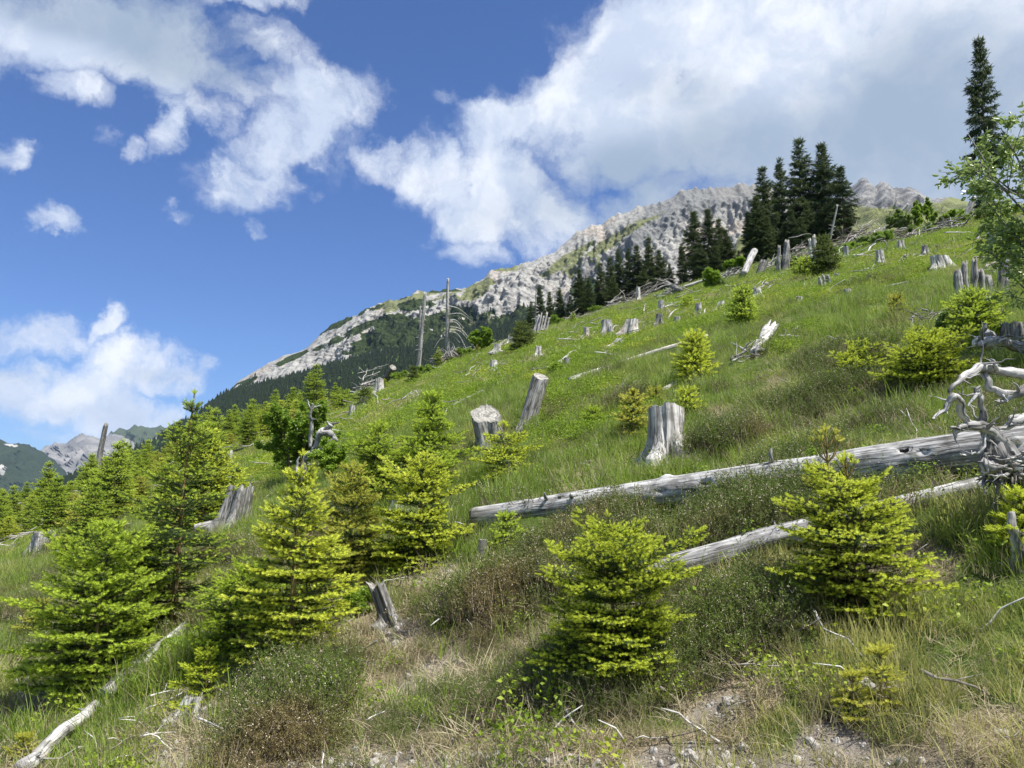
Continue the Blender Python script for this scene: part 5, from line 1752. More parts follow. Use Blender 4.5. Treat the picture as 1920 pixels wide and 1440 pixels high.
def litter():
    """dead twigs and chips lying about between the plants"""
    tm = []
    for q in range(5):
        ac = Acc()
        P0 = wob([-.5, 0, .02], [.5, 0, .06], 7, .12, 900 + q)
        tube(ac, P0, np.linspace(.022, .007, 7), 5, .1, q)
        for k in range(q % 3):
            tube(ac, wob(P0[2 + k], P0[2 + k] + [.25, .2 * (-1) ** k, .12], 4, .1, q), np.linspace(.010, .004, 4), 4, 0, q)
        tm.append(ac.mesh('twig', M['wood_pale' if q % 2 else 'twigs']))
    P, r = sample_slope(int(26000 * 1.2), 2.2, 70, 1.15, 8)
    bil, heath, dry, soil, ns = zones(P)
    keep = r.random(len(P)) < .035 + .16 * np.maximum(dry, soil) + .10 * sstep(fbm(P[:, 0] * .13, P[:, 1] * .13, oct=3, seed=68), .15, .4)
    Q = P[keep]; Q[:, 2] += .05 + .0012 * Q[:, 1]
    s = r.uniform(.10, .42, len(Q)) * (1 + .02 * Q[:, 1])
    rot = np.stack([r.normal(0, .3, len(Q)), r.normal(-.15, .35, len(Q)), r.uniform(0, 6.28, len(Q))], 1)
    P, r2 = sample_slope(9000, 22, 110, 1.0, 12)
    k2 = r2.random(len(P)) < .07 + .16 * sstep(fbm(P[:, 0] * .08, P[:, 1] * .08, oct=3, seed=69), .1, .4) + .10 * sstep(P[:, 1], 70, 95)
    Q2 = P[k2]; Q2[:, 2] += .16 + .002 * Q2[:, 1]
    s2 = r2.uniform(.5, 2.2, len(Q2)) * (.6 + .4 * sstep(Q2[:, 1], 25, 60))
    rot2 = np.stack([r2.normal(0, .3, len(Q2)), r2.normal(-.25, .25, len(Q2)), r2.uniform(-1.2, 1.2, len(Q2))], 1)
    Q = np.concatenate([Q, Q2]); s = np.concatenate([s, s2]); rot = np.concatenate([rot, rot2])
    scatter('twig_litter', 'dead twigs and wood chips strewn over the slope', Q, rot, np.stack([s, s, s], 1), r.integers(0, 5, len(Q)), tm)


m_, t_, b_ = principled('pale_stone', (0.45, 0.43, 0.40), 0.85, 0.3)
oi_ = t_.new('ShaderNodeObjectInfo'); ge_ = t_.new('ShaderNodeNewGeometry')
nn_ = t_.noise(ge_.outputs['Position'], 28, 5, .7)
c_ = t_.mix(nn_.outputs['Fac'], (0.22, 0.20, 0.18), (0.58, 0.56, 0.52))
c_ = t_.mix(t_.math('MULTIPLY', oi_.outputs['Random'], .5), c_, (0.24, 0.21, 0.18))
t_.link(c_, b_.inputs['Base Color'])
bp_ = t_.new('ShaderNodeBump'); bp_.inputs['Strength'].default_value = .6; bp_.inputs['Distance'].default_value = .01
t_.link(nn_.outputs['Fac'], bp_.inputs['Height']); t_.link(bp_.outputs[0], b_.inputs['Normal'])
M['stone'] = m_
plant_cover()
litter()


def rock_thing(label, u, v, wpx, hpx, seed):
    p, k = on_ground(u, v)
    import bmesh as bm_
    b = bm_.new(); bm_.ops.create_icosphere(b, subdivisions=4, radius=.5)
    co = np.array([q.co[:] for q in b.verts])
    kk = 1 + .5 * ridged(co[:, 0] * 1.6 + seed, co[:, 1] * 1.6, co[:, 2] * 1.6, oct=4, seed=seed)
    W, H = wpx * k, hpx * k * 1.5
    for q, s in zip(b.verts, kk): q.co = (q.co.x * s * W, q.co.y * s * W * .8, q.co.z * s * H)
    me = bpy.data.meshes.new('rock'); b.to_mesh(me); b.free(); me.materials.append(M['stone'])
    return link('rock', me, loc=p + [0, 0, .1 * H], label=label, cat='rock')


rock_thing('white weathered stone to the right of the compact foreground spruce', 1302, 1165, 42, 24, 1)
rock_thing('pale angular stone in the dry grass at the lower middle', 1372, 1330, 34, 24, 2)
rock_thing('flat pale stone in the brown soil behind the tiny yellow seedlings', 1622, 1285, 26, 12, 3)
rock_thing('small stone in the gravel patch at the bottom of the slope', 1292, 1424, 22, 14, 4)

# ------------------------------------------------------------------ fallen trunks
log_thing('fallen_log', 'great silver-grey fallen trunk lying across the slope with dark woodpecker holes', (890, 992), (1990, 862), 40, 84, n=150, segs=36, seed=11, amp=.07, knots=12, holes=22, stubs=5, wobble=.004, mat='wood_silver_log')
log_thing('fallen_log', 'half buried split grey trunk running behind the two foreground spruces', (1205, 1112), (1835, 924), 54, 24, n=90, segs=24, seed=12, amp=.24, knots=5, holes=3, sink=-.1, stubs=2, wobble=.008, jag=.1, mat='wood_silver_log')
log_thing('fallen_log', 'thin long pale log on the middle meadow sloping up to the right', (1068, 724), (1328, 636), 14, 7, n=60, segs=14, seed=13, amp=.10, stubs=3, wobble=.010, mat='wood_pale')
log_thing('fallen_log', 'short white log half sunk in the grass below the thin long one', (1240, 741), (1303, 703), 9, 6, n=24, segs=12, seed=14, amp=.12, mat='wood_pale')
log_thing('fallen_log', 'long white log pointing down the slope at the lower left corner', (40, 1462), (178, 1340), 30, 22, n=60, segs=22, seed=15, amp=.20, holes=3, stubs=2, wobble=.03, mat='wood', sink=.1)
log_thing('fallen_log', 'upper grey stretch of trunk running under the tall dark spruce', (195, 1325), (345, 1192), 24, 17, n=50, segs=18, seed=16, amp=.24, holes=4, wobble=.02, mat='wood', sink=-.4)
log_thing('fallen_log', 'slim grey log lying in the meadow left of the two leaning stumps', (848, 768), (906, 741), 7, 7, n=20, segs=10, seed=17, amp=.12, mat='wood')
log_thing('fallen_log', 'grey log lying under the tree in the crowd of young spruces', (365, 1002), (418, 985), 16, 12, n=20, segs=12, seed=18, amp=.15, mat='wood')
log_thing('fallen_log', 'dark plank-like log propped up on the crest', (1277, 552), (1250, 540), 9, 9, n=16, segs=8, seed=19, amp=.05, mat='wood_dark', lift=(0, .5))
log_thing('fallen_log', 'light grey log lying along the crest beside the dark plank', (1282, 545), (1324, 531), 6, 6, n=16, segs=8, seed=20, amp=.08, mat='wood')
log_thing('fallen_log', 'thin pale log on the grass below the crest spruces', (1600, 488), (1642, 476), 6, 5, n=16, segs=8, seed=21, amp=.1, mat='wood_pale', wobble=.03)
log_thing('fallen_log', 'short white log lying in the green at the upper right', (1658, 545), (1706, 534), 6, 4, n=16, segs=8, seed=22, amp=.12, mat='wood_pale')
log_thing('fallen_log', 'dark log stub sticking up behind the brush at the left crest', (722, 706), (737, 694), 14, 13, n=16, segs=12, seed=23, amp=.12, mat='wood_dark', lift=(0, .9))

# ------------------------------------------------------------------ stumps
stump_thing('tree_stump', 'big bleached white stump with flared root in the middle of the grass', 1250, 862, 62, 90, 1, mat='wood_pale', flare=.55, roots=4, jag=.05, taper=.98, root_len=1.8, lobes=.22, hollow=.08)
stump_thing('tree_stump', 'stout grey stump leaning left with its tilted sawn top showing', 928, 848, 50, 62, 2, mat='wood_mid', lean=(-.26, -.10), flare=.25, roots=4, jag=.02, taper=1.12, root_len=.8, cuttilt=(.10, .75), hollow=.06, lobes=.18, cut='cut')
stump_thing('tree_stump', 'tall narrow grey stump leaning right beside the stout one', 984, 806, 32, 92, 3, mat='wood_mid', lean=(.30, 0), flare=.15, roots=3, jag=.01, taper=1.0, root_len=0, cuttilt=(-.25, .45), hollow=.04, lobes=.03)
stump_thing('split_stump', 'broad weathered stump with a deep split left of the young spruces', 438, 988, 52, 62, 4, mat='wood_mid', lean=(.16, 0), flare=.3, roots=4, jag=.07, lobes=.34, splinters=2, taper=.95, hollow=.3)
stump_thing('tree_stump', 'low grey stump with flat top at the far left of the grass', 78, 1038, 38, 30, 5, mat='wood', flare=.2, jag=.05, root_len=.9)
stump_thing('tree_stump', 'pale stump with slanted top on the bright upper meadow', 1181, 627, 26, 18, 6, mat='wood_pale', flare=.35, lean=(.2, 0), roots=3)
stump_thing('tree_stump', 'grey stump with a knobbly raised corner left of the slanted pale one', 1138, 628, 22, 18, 7, mat='wood', flare=.4, splinters=2)
slab_stump('split_stump', 'splintered tall stump at the crest above the meadow', 1012, 622, 32, 32, 8, nsl=5, lean=.28)
stump_thing('tree_stump', 'small pale stump beside the grey brush pile at the left crest', 711, 738, 17, 17, 9, mat='wood_pale', flare=.3, cuttilt=(0, -.3))
stump_thing('tree_stump', 'whitish low stump lying in the meadow below the brush pile', 682, 762, 16, 8, 10, mat='wood_pale', flare=.6, root_len=1.5)
stump_thing('tree_stump', 'little grey stump alone on the meadow left of the spruces', 660, 780, 12, 9, 11, mat='wood', flare=.2, cuttilt=(0, -.5))
stump_thing('tree_stump', 'narrow white upright stump by the crest row of spruces', 1197, 563, 8, 16, 12, mat='wood_pale', flare=.3, splinters=1)
stump_thing('tree_stump', 'small square grey stump on the meadow near the crest', 1240, 581, 12, 9, 13, mat='wood', flare=.2)
stump_thing('tree_stump', 'forked grey stump on the meadow above the thin long log', 1237, 610, 14, 12, 14, mat='wood_mid', flare=.5, splinters=2)
stump_thing('tree_stump', 'white chunk of stump next to the conical spruce on the upper meadow', 1347, 584, 15, 9, 15, mat='wood_pale', flare=.4, lean=(.4, 0))
slab_stump('split_stump', 'ragged tall grey stump on the crest with a dark split front', 1468, 510, 30, 46, 16, nsl=3, lean=.10, mat='wood_mid')
log_thing('fallen_log', 'thick broken trunk propped against the crest beside the ragged stump', (1395, 522), (1416, 500), 12, 13, n=16, segs=12, seed=24, amp=.12, mat='wood', lift=(0, 1.0))
stump_thing('tree_stump', 'round lichen covered root butt on the crest', 1424, 516, 17, 18, 17, mat='wood_dark', flare=.1, lean=(.4, 0), roots=3, jag=.1)
slab_stump('snag', 'pale bony snag standing at the crest beside the dark conical spruce', 1526, 493, 14, 48, 18, nsl=2, lean=.05, mat='wood_pale', cat='dead snag')
slab_stump('split_stump', 'small broken grey and dark root stump on the upper meadow', 1549, 543, 24, 20, 19, nsl=4, lean=-.1, mat='wood')
stump_thing('tree_stump', 'bright white stump with slanting top on the upper right meadow', 1768, 508, 32, 18, 20, mat='wood_pale', flare=.35, lean=(-.25, 0), roots=3)
stump_thing('tree_stump', 'thin white stub just left of the slanting white stump', 1750, 510, 6, 12, 21, mat='wood_pale', flare=.2)
stump_thing('tree_stump', 'small pointed grey stump near the thin crest log', 1651, 494, 14, 16, 22, mat='wood', flare=.4, splinters=2)
stump_thing('tree_stump', 'tiny grey stump between the crest spruces and the thin crest log', 1587, 482, 10, 11, 23, mat='wood', flare=.3, splinters=1)
slab_stump('stump_cluster', 'large rotten stump cluster of knobbly lichened posts at the upper right', 1838, 560, 104, 62, 24, nsl=6, lean=.06, mat='wood_mid', rootsn=5)
stump_thing('tree_stump', 'pale grey stump behind the birch branches at the right', 1867, 466, 26, 22, 25, mat='wood_pale', flare=.2)
stump_thing('tree_stump', 'square grey stump among the green saplings on the left', 413, 878, 20, 15, 26, mat='wood', flare=.2)
stump_thing('tree_stump', 'narrow pale stump next to the square one among saplings', 431, 868, 9, 14, 27, mat='wood_pale', flare=.1)
stump_thing('tree_stump', 'rounded grey stump top showing between the thicket spruces', 139, 948, 20, 18, 28, mat='wood_mid', flare=.2)
slab_stump('root_stump', 'tangled pale root stump at the left edge of the thicket', 24, 975, 28, 20, 29, nsl=5, lean=.3, mat='wood')
stump_thing('split_stump', 'gnarled silver stump with a hooked head in the dry grass', 735, 1172, 30, 62, 30, mat='wood_mid', lean=(-.38, -.1), flare=.7, roots=3, jag=.12, lobes=.4, splinters=2, taper=1.0, root_len=2.2)
stump_thing('tree_stump', 'small dark rotten stub in the grass below the end of the great trunk', 906, 1045, 20, 22, 31, mat='wood_dark', flare=.3, splinters=3)
stump_thing('tree_stump', 'brown decayed stump base hidden beneath the tall dark spruce', 322, 1185, 46, 34, 32, mat='wood_dark', flare=.5)
stump_thing('tree_stump', 'weathered stump under the small lime yellow seedling', 352, 1345, 42, 26, 33, mat='wood', flare=.6, lean=(.3, 0), splinters=3)
stump_thing('tree_stump', 'pale broken stump shining through the golden spruces', 752, 962, 34, 24, 34, mat='wood_pale', flare=.3, splinters=3)
stump_thing('tree_stump', 'low pale stump on the meadow right of the tall snag', 933, 662, 13, 8, 35, mat='wood_pale', flare=.7, roots=3)
stump_thing('tree_stump', 'thin legged grey stump with branches across its top in the meadow', 926, 697, 14, 12, 36, mat='wood_pale', flare=.6, splinters=2)
stump_thing('tree_stump', 'grey block stump behind the curved branch on the meadow', 1063, 692, 13, 12, 37, mat='wood_mid', flare=.1)
stump_thing('tree_stump', 'small grey block stump left of the thin long log', 1035, 708, 13, 11, 38, mat='wood_mid', flare=.1)
stump_thing('tree_stump', 'pale root lump to the left of the fallen roots in the grass', 1154, 652, 18, 8, 39, mat='wood_pale', flare=.8, lean=(.6, 0))
stump_thing('tree_stump', 'pale stump at the crest between brush and the round dark spruce', 958, 646, 12, 9, 40, mat='wood_pale', flare=.5)
stump_thing('tree_stump', 'grey brown stump dimly seen behind the birch at the right edge', 1902, 655, 44, 40, 41, mat='wood_dark', flare=.3)

for q, (u, v, w, h, lab, mm) in enumerate([
    (1500, 575, 13, 10, 'small grey stump on the open grass below the broken root stump', 'wood'),
    (1590, 560, 15, 9, 'low pale stump in the grass left of the short white log', 'wood_pale'),
    (1420, 560, 16, 11, 'pale stump beside the broken stump pieces in the upper meadow', 'wood_pale'),
    (1690, 470, 13, 10, 'small pale stump uphill of the slanting white stump', 'wood_pale'),
    (1570, 530, 12, 8, 'little grey stump right of the broken root stump', 'wood_mid'),
    (1310, 590, 12, 12, 'narrow grey stump behind the pale leaning stick', 'wood'),
    (1100, 632, 12, 9, 'small white stump on the green left of the knobbly stump', 'wood_pale'),
    (1735, 478, 12, 9, 'little grey stump below the heap of thick trunks', 'wood'),
    (1270, 612, 13, 9, 'low grey stump right of the forked one', 'wood_mid'),
    (1010, 668, 12, 9, 'small pale stump on the meadow below the splintered crest stump', 'wood_pale')]):
    stump_thing('tree_stump', lab, u, v, w, h, 60 + q, mat=mm, flare=.4, jag=.10, splinters=q % 3, cuttilt=(.1 * (q % 3), .2))

# root debris in the middle of the meadow
pile_thing('root_wreck', 'fallen root wreck of splintered grey wood right of the layered spruce', 1405, 672, 95, 34, 50, nst=16, mats=['wood', 'wood_pale', 'wood_dark'], cat='dead roots', thick=.035, flat=.5)
log_thing('fallen_log', 'thick pale root butt raised at the right end of the root wreck', (1412, 672), (1447, 648), 14, 22, n=24, segs=16, seed=51, amp=.25, mat='wood_pale', jag=.2, lift=(0, .25), knots=4)
for q, (u, v, w, h, n_, lab, mm) in enumerate([
    (688, 735, 62, 30, 18, 'heap of curved grey dead branches on the left crest', ['wood', 'wood_pale']),
    (835, 678, 60, 26, 30, 'rust-brown tangle of brushwood at the foot of the tall snag', ['twigs', 'wood_dark', 'twigs', 'wood']),
    (1200, 556, 90, 16, 20, 'long low windrow of sticks below the crest row of spruces', ['wood', 'twigs']),
    (1070, 600, 34, 10, 9, 'small heap of white sticks at the foot of the crest row', ['wood_pale', 'wood']),
    (1368, 522, 50, 14, 16, 'flattened heap of pale split branches on the crest', ['wood_pale', 'wood']),
    (1500, 485, 60, 30, 18, 'brush windrow between the ragged stump and the pale snag', ['twigs', 'wood']),
    (1610, 456, 110, 24, 30, 'long brown brush windrow under the right end of the spruce clump', ['twigs', 'twigs', 'wood']),
    (1682, 450, 50, 26, 16, 'heap of branches around the leaning pole', ['wood', 'twigs']),
    (1782, 432, 85, 30, 18, 'heap of thick dead trunks and roots at the upper right crest', ['wood_dark', 'wood', 'wood_mid']),
    (1730, 605, 95, 22, 10, 'crooked dark dead branches on the grass at the right', ['wood_dark', 'wood_mid']),
    (1150, 574, 60, 10, 12, 'thin line of sticks on the crest under the spruce row', ['twigs', 'wood']),
    (1440, 545, 50, 18, 9, 'broken pale stump pieces in the upper meadow', ['wood_pale', 'wood']),
    (925, 690, 40, 6, 6, 'loose grey twigs scattered over the meadow stump', ['wood_pale']),
    (1150, 738, 70, 7, 7, 'loose sticks lying in the bilberry right of the leaning stump', ['wood', 'wood_pale']),
    (600, 830, 46, 26, 10, 'splintered root remains under the dead twisted tree', ['wood_pale', 'wood_mid']),
    (1820, 590, 80, 16, 9, 'rotten branches in front of the stump cluster', ['wood_mid', 'wood']),
    (1540, 488, 70, 22, 16, 'grey brush behind the dark conical spruce on the crest', ['wood', 'twigs']),
    (1445, 508, 60, 16, 10, 'pale broken limbs at the foot of the ragged crest stump', ['wood_pale', 'wood']),
    (1255, 556, 60, 22, 12, 'grey branches by the dark propped plank', ['wood', 'wood_mid']),
    (1710, 446, 60, 12, 10, 'low sticks between the leaning pole and the trunk heap', ['wood', 'twigs']),
    (940, 655, 50, 12, 10, 'scattered grey branches between the rowan sapling and the round dark spruce', ['wood', 'wood_pale']),
    (868, 668, 40, 16, 9, 'slanting grey poles right of the tall snag', ['wood', 'wood_mid']),
    (1545, 540, 40, 12, 8, 'dark and pale splinters around the small broken root stump', ['wood_mid', 'wood_pale']),
    (1700, 492, 60, 10, 8, 'pale sticks lying on the bright green above the white stump', ['wood_pale', 'wood']),
    (1480, 640, 60, 10, 7, 'grey sticks in the heath uphill of the light green spruce bush', ['wood', 'wood_pale']),
    (1860, 520, 70, 24, 12, 'pale broken wood heaped behind the rotten stump cluster', ['wood_pale', 'wood']),
    (1620, 520, 50, 8, 6, 'few pale sticks in the middle of the upper right meadow', ['wood_pale', 'wood']),
    (1290, 648, 40, 6, 5, 'loose white sticks at the upper end of the thin long log', ['wood_pale']),
    (1160, 650, 44, 8, 6, 'small pale root splinters near the root lump', ['wood_pale', 'wood']),
    (770, 750, 44, 8, 6, 'pale twigs lying downhill of the little spruce cone', ['wood_pale']),
    (1100, 636, 50, 5, 4, 'a few thin sticks on the meadow under the splintered stump', ['wood_pale'])]):
    pile_thing('brush_pile', lab, u, v, w, h * 1.5 + 4, 600 + q, nst=int(n_ * 1.6), mats=mm, thick=.03 if n_ > 12 else .035)

S = stick_thing
S('dead_branch', 'curved pale branch rising over the grey block stump', [(1049, 690), (1060, 680), (1083, 664)], 8, 'wood_pale', 1, lifts=(2, 10, 6))
S('dead_branch', 'thin stick standing in front of the small crest stump', [(702, 742), (710, 763)], 4, 'wood_pale', 2, lifts=(6, 2))
S('dead_branch', 'thin white branch lying in the meadow above the bleached stump', [(1148, 753), (1180, 733)], 4, 'wood_pale', 3)
S('dead_branch', 'bleached short branch on the grass left of the sapling', [(1062, 822), (1082, 812)], 6, 'wood_pale', 4)
S('dead_branch', 'grey stick poking up in the bilberry left of the sapling', [(1088, 785), (1102, 772)], 4, 'wood', 5, lifts=(0, 6))
S('dead_branch', 'white stick lying down the slope by the lower left white log', [(188, 1396), (226, 1355)], 7, 'wood_pale', 6)
S('dead_branch', 'white curled root sticking out of the heath near the bottom', [(1062, 1335), (1072, 1362), (1096, 1373)], 6, 'wood_pale', 7, lifts=(8, 2, 2))
S('dead_branch', 'pale stick in the gravel at the bottom of the slope', [(925, 1421), (968, 1396)], 8, 'wood_pale', 8)
S('dead_branch', 'pale root splinter in the dry grass left of centre', [(556, 1276), (582, 1248)], 10, 'wood_pale', 9)
S('dead_branch', 'slanting dead root below the middle spruce row', [(640, 1135), (672, 1085)], 16, 'wood_pale', 10, ends=.5)
S('dead_branch', 'broken grey root at the right end of the middle spruce row', [(590, 1210), (632, 1160)], 12, 'wood_mid', 11, ends=.5)
S('dead_branch', 'small forked twig stake on the half buried trunk', [(1812, 925), (1812, 905)], 4, 'wood_dark', 12, lifts=(0, 18), fork=[(.7, -1, .4, 16), (.8, 1, .3, 12)])
S('dead_branch', 'pale twig standing in the meadow by the slim grey log', [(836, 778), (843, 765)], 3, 'wood_pale', 13, lifts=(0, 12))
S('dead_branch', 'grey stick leaning beside the slim log in the meadow', [(874, 797), (892, 778)], 3, 'wood', 14, lifts=(0, 4))
S('dead_branch', 'dark crooked root arching beside the stump behind the birch', [(1833, 455), (1838, 440), (1852, 436)], 5, 'wood_dark', 15, lifts=(0, 6, 2))
S('dead_branch', 'pale thin branch over the grass near the thin crest log', [(1588, 484), (1625, 478), (1642, 466)], 5, 'wood_pale', 16, lifts=(2, 2, 8))
S('dead_branch', 'crossed white branch lying over the thin long log', [(1138, 695), (1148, 706)], 4, 'wood_pale', 17, lifts=(4, 2))
S('dead_branch', 'long fine straw coloured stick in the foreground heath', [(770, 1415), (800, 1330)], 3, 'wood_pale', 18, lifts=(0, 20))
S('dead_branch', 'white stick lying at the left edge by the stump in the grass', [(110, 1040), (128, 1026)], 8, 'wood_pale', 19)
S('dead_branch', 'thin bare upright twig in the meadow above the stout stump', [(966, 660), (972, 640)], 2.5, 'wood_dark', 20, lifts=(0, 10))
S('dead_branch', 'grey stick propped on the meadow below the crest stump cluster', [(1640, 520), (1662, 505)], 4, 'wood', 21, lifts=(2, 4))
S('dead_branch', 'pale leaning stick on the bright meadow near the forked stump', [(1312, 604), (1324, 590)], 5, 'wood_pale', 22, lifts=(0, 10), fork=[(.3, -1, .4, 10)])
S('dead_branch', 'short white stick upright below the windrow', [(1207, 590), (1211, 578)], 3, 'wood_pale', 23, lifts=(0, 8))


# ------------------------------------------------------------------ standing dead trees
def snag(name, label, ub, ut, vt, y, w0, w1, seed, branches, mat='wood', vb=None):
    dxb, _ = slope_of(ub, 700)
    x = dxb * y; zb = gz(x, y)
    dep = depth(np.array([x, y, zb]))
    top = at_depth(ut, vt, dep); base = np.array([x, y, zb - .2]); k = dep / FPX
    root = thing(name, label, 'dead tree', base)
    P = wob(base * 0, top - base, 30, .006, seed)
    ac = Acc(); tube(ac, P, np.linspace(w0, w1, 30) * k / 2, 12, .12, seed, jag=.2)
    link('trunk', ac.mesh('snag', [M[mat]]), root)
    r = np.random.default_rng(seed)
    for q, (t, du, dv, sag) in enumerate(branches):
        i = int(t * 29)
        e = P[i] + np.array([du, r.uniform(-.6, .6) * abs(du), -dv]) * k
        pts = smooth_path([P[i], P[i] * .5 + e * .5 + [0, 0, sag * k], e], 12)
        ac = Acc(); tube(ac, pts, np.linspace(1.7, .55, 12) * k * .75, 5, .1, q)
        link('branch', ac.mesh('branch', M['wood']), root)
    return root


r = np.random.default_rng(71)
stubs_ = [(float(t), float(s * r.uniform(4, 9)), float(r.uniform(-3, 4)), 0.0) for t, s in zip(np.linspace(.35, .95, 14), [1, -1] * 7)]
snag('dead_tree', 'tall grey dead spruce with long drooping bare branches on its right', 838, 840, 523, 96, 9, 4.5, 1,
     [(.86, 16, 2, 2), (.72, 42, 18, 6), (.60, 52, 22, 10), (.52, 30, 10, 8), (.46, 56, 48, 16), (.40, 40, 40, 16), (.42, 46, 26, 12), (.34, -26, 22, 10), (.30, 22, 42, 16), (.50, 36, 30, 14), (.22, 34, 26, 10), (.36, 24, 14, 5), (.14, 36, 26, 8)] + stubs_[:8])
snag('dead_tree', 'leaning grey dead pole with broken top and a thin twin', 783, 797, 549, 93, 8.5, 5.5, 2, stubs_)
snag('dead_tree', 'thin dead companion stem close behind the leaning pole', 786, 788, 575, 94, 5, 3, 3, stubs_[:6])
snag('dead_tree', 'short broken dark snag above the thicket at the far left', 192, 199, 795, 55, 14, 8, 4, [(.35, 14, -8, 2), (.3, 10, 4, 2), (.85, -4, -12, 0)], mat='wood_mid')
snag('dead_tree', 'leaning bare grey pole rising from the brush on the right crest', 1660, 1702, 383, 84, 9, 4.5, 5, [(.5, -12, -10, 0), (.3, -14, -22, 0)])
snag('dead_tree', 'pale stripped dead trunk behind the birch at the right', 1830, 1826, 372, 66, 12, 10, 6, [(.6, 18, 10, 4), (.45, 22, 22, 6), (.3, 16, 14, 4)], mat='wood_pale')
snag('dead_tree', 'slim grey upright post beside the stripped trunk', 1820, 1817, 384, 66, 4, 3, 7, [])
snag('dead_tree', 'bare pale trunk standing in front of the ragged right spruce of the clump', 1568, 1570, 385, 97, 4.5, 3, 8, stubs_[:6])
snag('dead_tree', 'bare dead twiggy spruce at the lower end of the crest row', 1004, 1005, 548, 100, 3.5, 2, 9, stubs_[:10])

# the twisted dead tree behind the rowan
gp, gk = on_ground(590, 905)
dep = depth(gp)
root = thing('dead_tree', 'twisted bleached dead tree with hooked top behind the rowan bush', 'dead tree', gp)
for q, (pts, w) in enumerate([([(566, 905), (572, 860), (592, 835), (600, 812), (622, 800), (612, 790)], (14, 12, 10, 12, 9, 4)),
                              ([(596, 822), (606, 806), (622, 796), (636, 791)], (8, 7, 6, 3)),
                              ([(581, 840), (583, 800), (582, 775), (586, 756)], (8, 9, 6, 4)),
                              ([(583, 770), (592, 762), (602, 760)], (4, 3, 1.5)), ([(583, 768), (578, 756), (577, 750)], (3, 2, 1)),
                              ([(600, 812), (617, 812), (632, 826)], (16, 18, 5)),
                              ([(572, 862), (590, 850), (604, 842), (618, 860)], (7, 7, 9, 3)),
                              ([(566, 905), (556, 880), (560, 855)], (10, 6, 2))]):
    root_arm(root, gp, pts, w, dep, 40 + q, mat='wood', name='limb' if q else 'trunk', segs=10)

# ------------------------------------------------------------------ the uprooted root mass at the right edge
gp, gk = on_ground(1905, 985)
dep = depth(gp)
root = thing('root_mass', 'uprooted silver root mass with twisted arms and hanging rootlets at the right edge', 'uprooted roots', gp)
arms = [
    # big stem and arms
    ([(1975, 950, .15), (1935, 905, .05), (1895, 882, 0), (1870, 845, -.05), (1850, 805, -.06)], (60, 58, 44, 30, 24)),
    ([(1900, 855, 0), (1872, 822, -.05), (1846, 800, -.08), (1825, 797, -.12), (1800, 802, -.15), (1783, 805, -.2)], (34, 24, 20, 17, 12, 5)),
    ([(1852, 806, -.06), (1818, 795, -.1), (1803, 770, -.14), (1797, 748, -.18), (1783, 745, -.2), (1770, 770, -.22), (1748, 783, -.25)], (22, 17, 15, 15, 14, 9, 4)),
    ([(1842, 800, -.06), (1843, 770, -.08), (1838, 745, -.08), (1831, 732, -.1), (1838, 724, -.1)], (16, 14, 12, 11, 3)),
    ([(1833, 735, -.1), (1822, 750, -.12), (1814, 762, -.14)], (8, 6, 2)),
    ([(1830, 738, -.1), (1812, 742, -.12), (1800, 738, -.12), (1790, 728, -.12)], (5, 3, 3, 1.5)),
    ([(1800, 802, -.15), (1792, 812, -.16), (1790, 824, -.16)], (12, 9, 3)),
    ([(1846, 812, -.1), (1845, 830, -.12), (1838, 846, -.13), (1822, 852, -.14)], (10, 8, 7, 3)),
    # upper arch
    ([(1990, 700, .4), (1930, 702, .3), (1880, 696, .2), (1846, 686, .1), (1822, 694, 0), (1798, 716, -.1), (1778, 737, -.15)], (26, 24, 20, 22, 18, 14, 7)),
    ([(1846, 688, .1), (1850, 716, .06), (1868, 732, .02), (1895, 742, .05), (1925, 730, .1), (1960, 720, .2)], (12, 14, 16, 20, 26, 24)),
    ([(1895, 744, .05), (1878, 752, 0), (1862, 752, -.03)], (12, 8, 3)),
    ([(1872, 694, .1), (1862, 678, .05), (1857, 672, .05)], (9, 7, 2)),
    ([(1912, 738, .05), (1908, 724, 0), (1900, 718, -.02)], (9, 6, 3)),
    # lower right arm
    ([(1985, 770, .2), (1940, 778, .1), (1912, 786, 0), (1890, 796, -.03), (1872, 804, -.05)], (30, 26, 20, 14, 8)),
    ([(1925, 782, .05), (1903, 780, 0), (1893, 784, -.03)], (12, 9, 4)),
    # the ragged mat of the root plate
    ([(1990, 880, .3), (1930, 862, .1), (1880, 866, 0), (1850, 872, -.1), (1842, 882, -.1)], (56, 60, 40, 26, 12)),
    ([(1855, 815, -.05), (1853, 845, -.08), (1848, 868, -.1)], (13, 16, 18)),
    ([(1985, 925, .3), (1925, 905, .12), (1885, 888, 0), (1850, 880, -.08)], (50, 44, 26, 14)),
]
for q, (pts, w) in enumerate(arms):
    root_arm(root, gp, pts, w, dep, 700 + q, mat='wood', name='root')
r = np.random.default_rng(4)
for q in range(46):
    u0 = r.uniform(1846, 1935); v0 = r.uniform(866, 900)
    L = r.uniform(30, 95) if u0 > 1862 else r.uniform(10, 40)
    du = r.uniform(-16, 20)
    pts = [(u0, v0, r.uniform(-.12, .1)), (u0 + du * .3 + r.uniform(-6, 6), v0 + L * .35, r.uniform(-.15, .1)), (u0 + du * .7 + r.uniform(-8, 8), v0 + L * .7, r.uniform(-.15, .05)), (u0 + du, v0 + L, r.uniform(-.15, .05))]
    root_arm(root, gp, pts, (r.uniform(4, 10), 5, 3, 1.2), dep, 800 + q, mat='wood' if q % 3 else 'wood_mid', name='rootlet', segs=6)
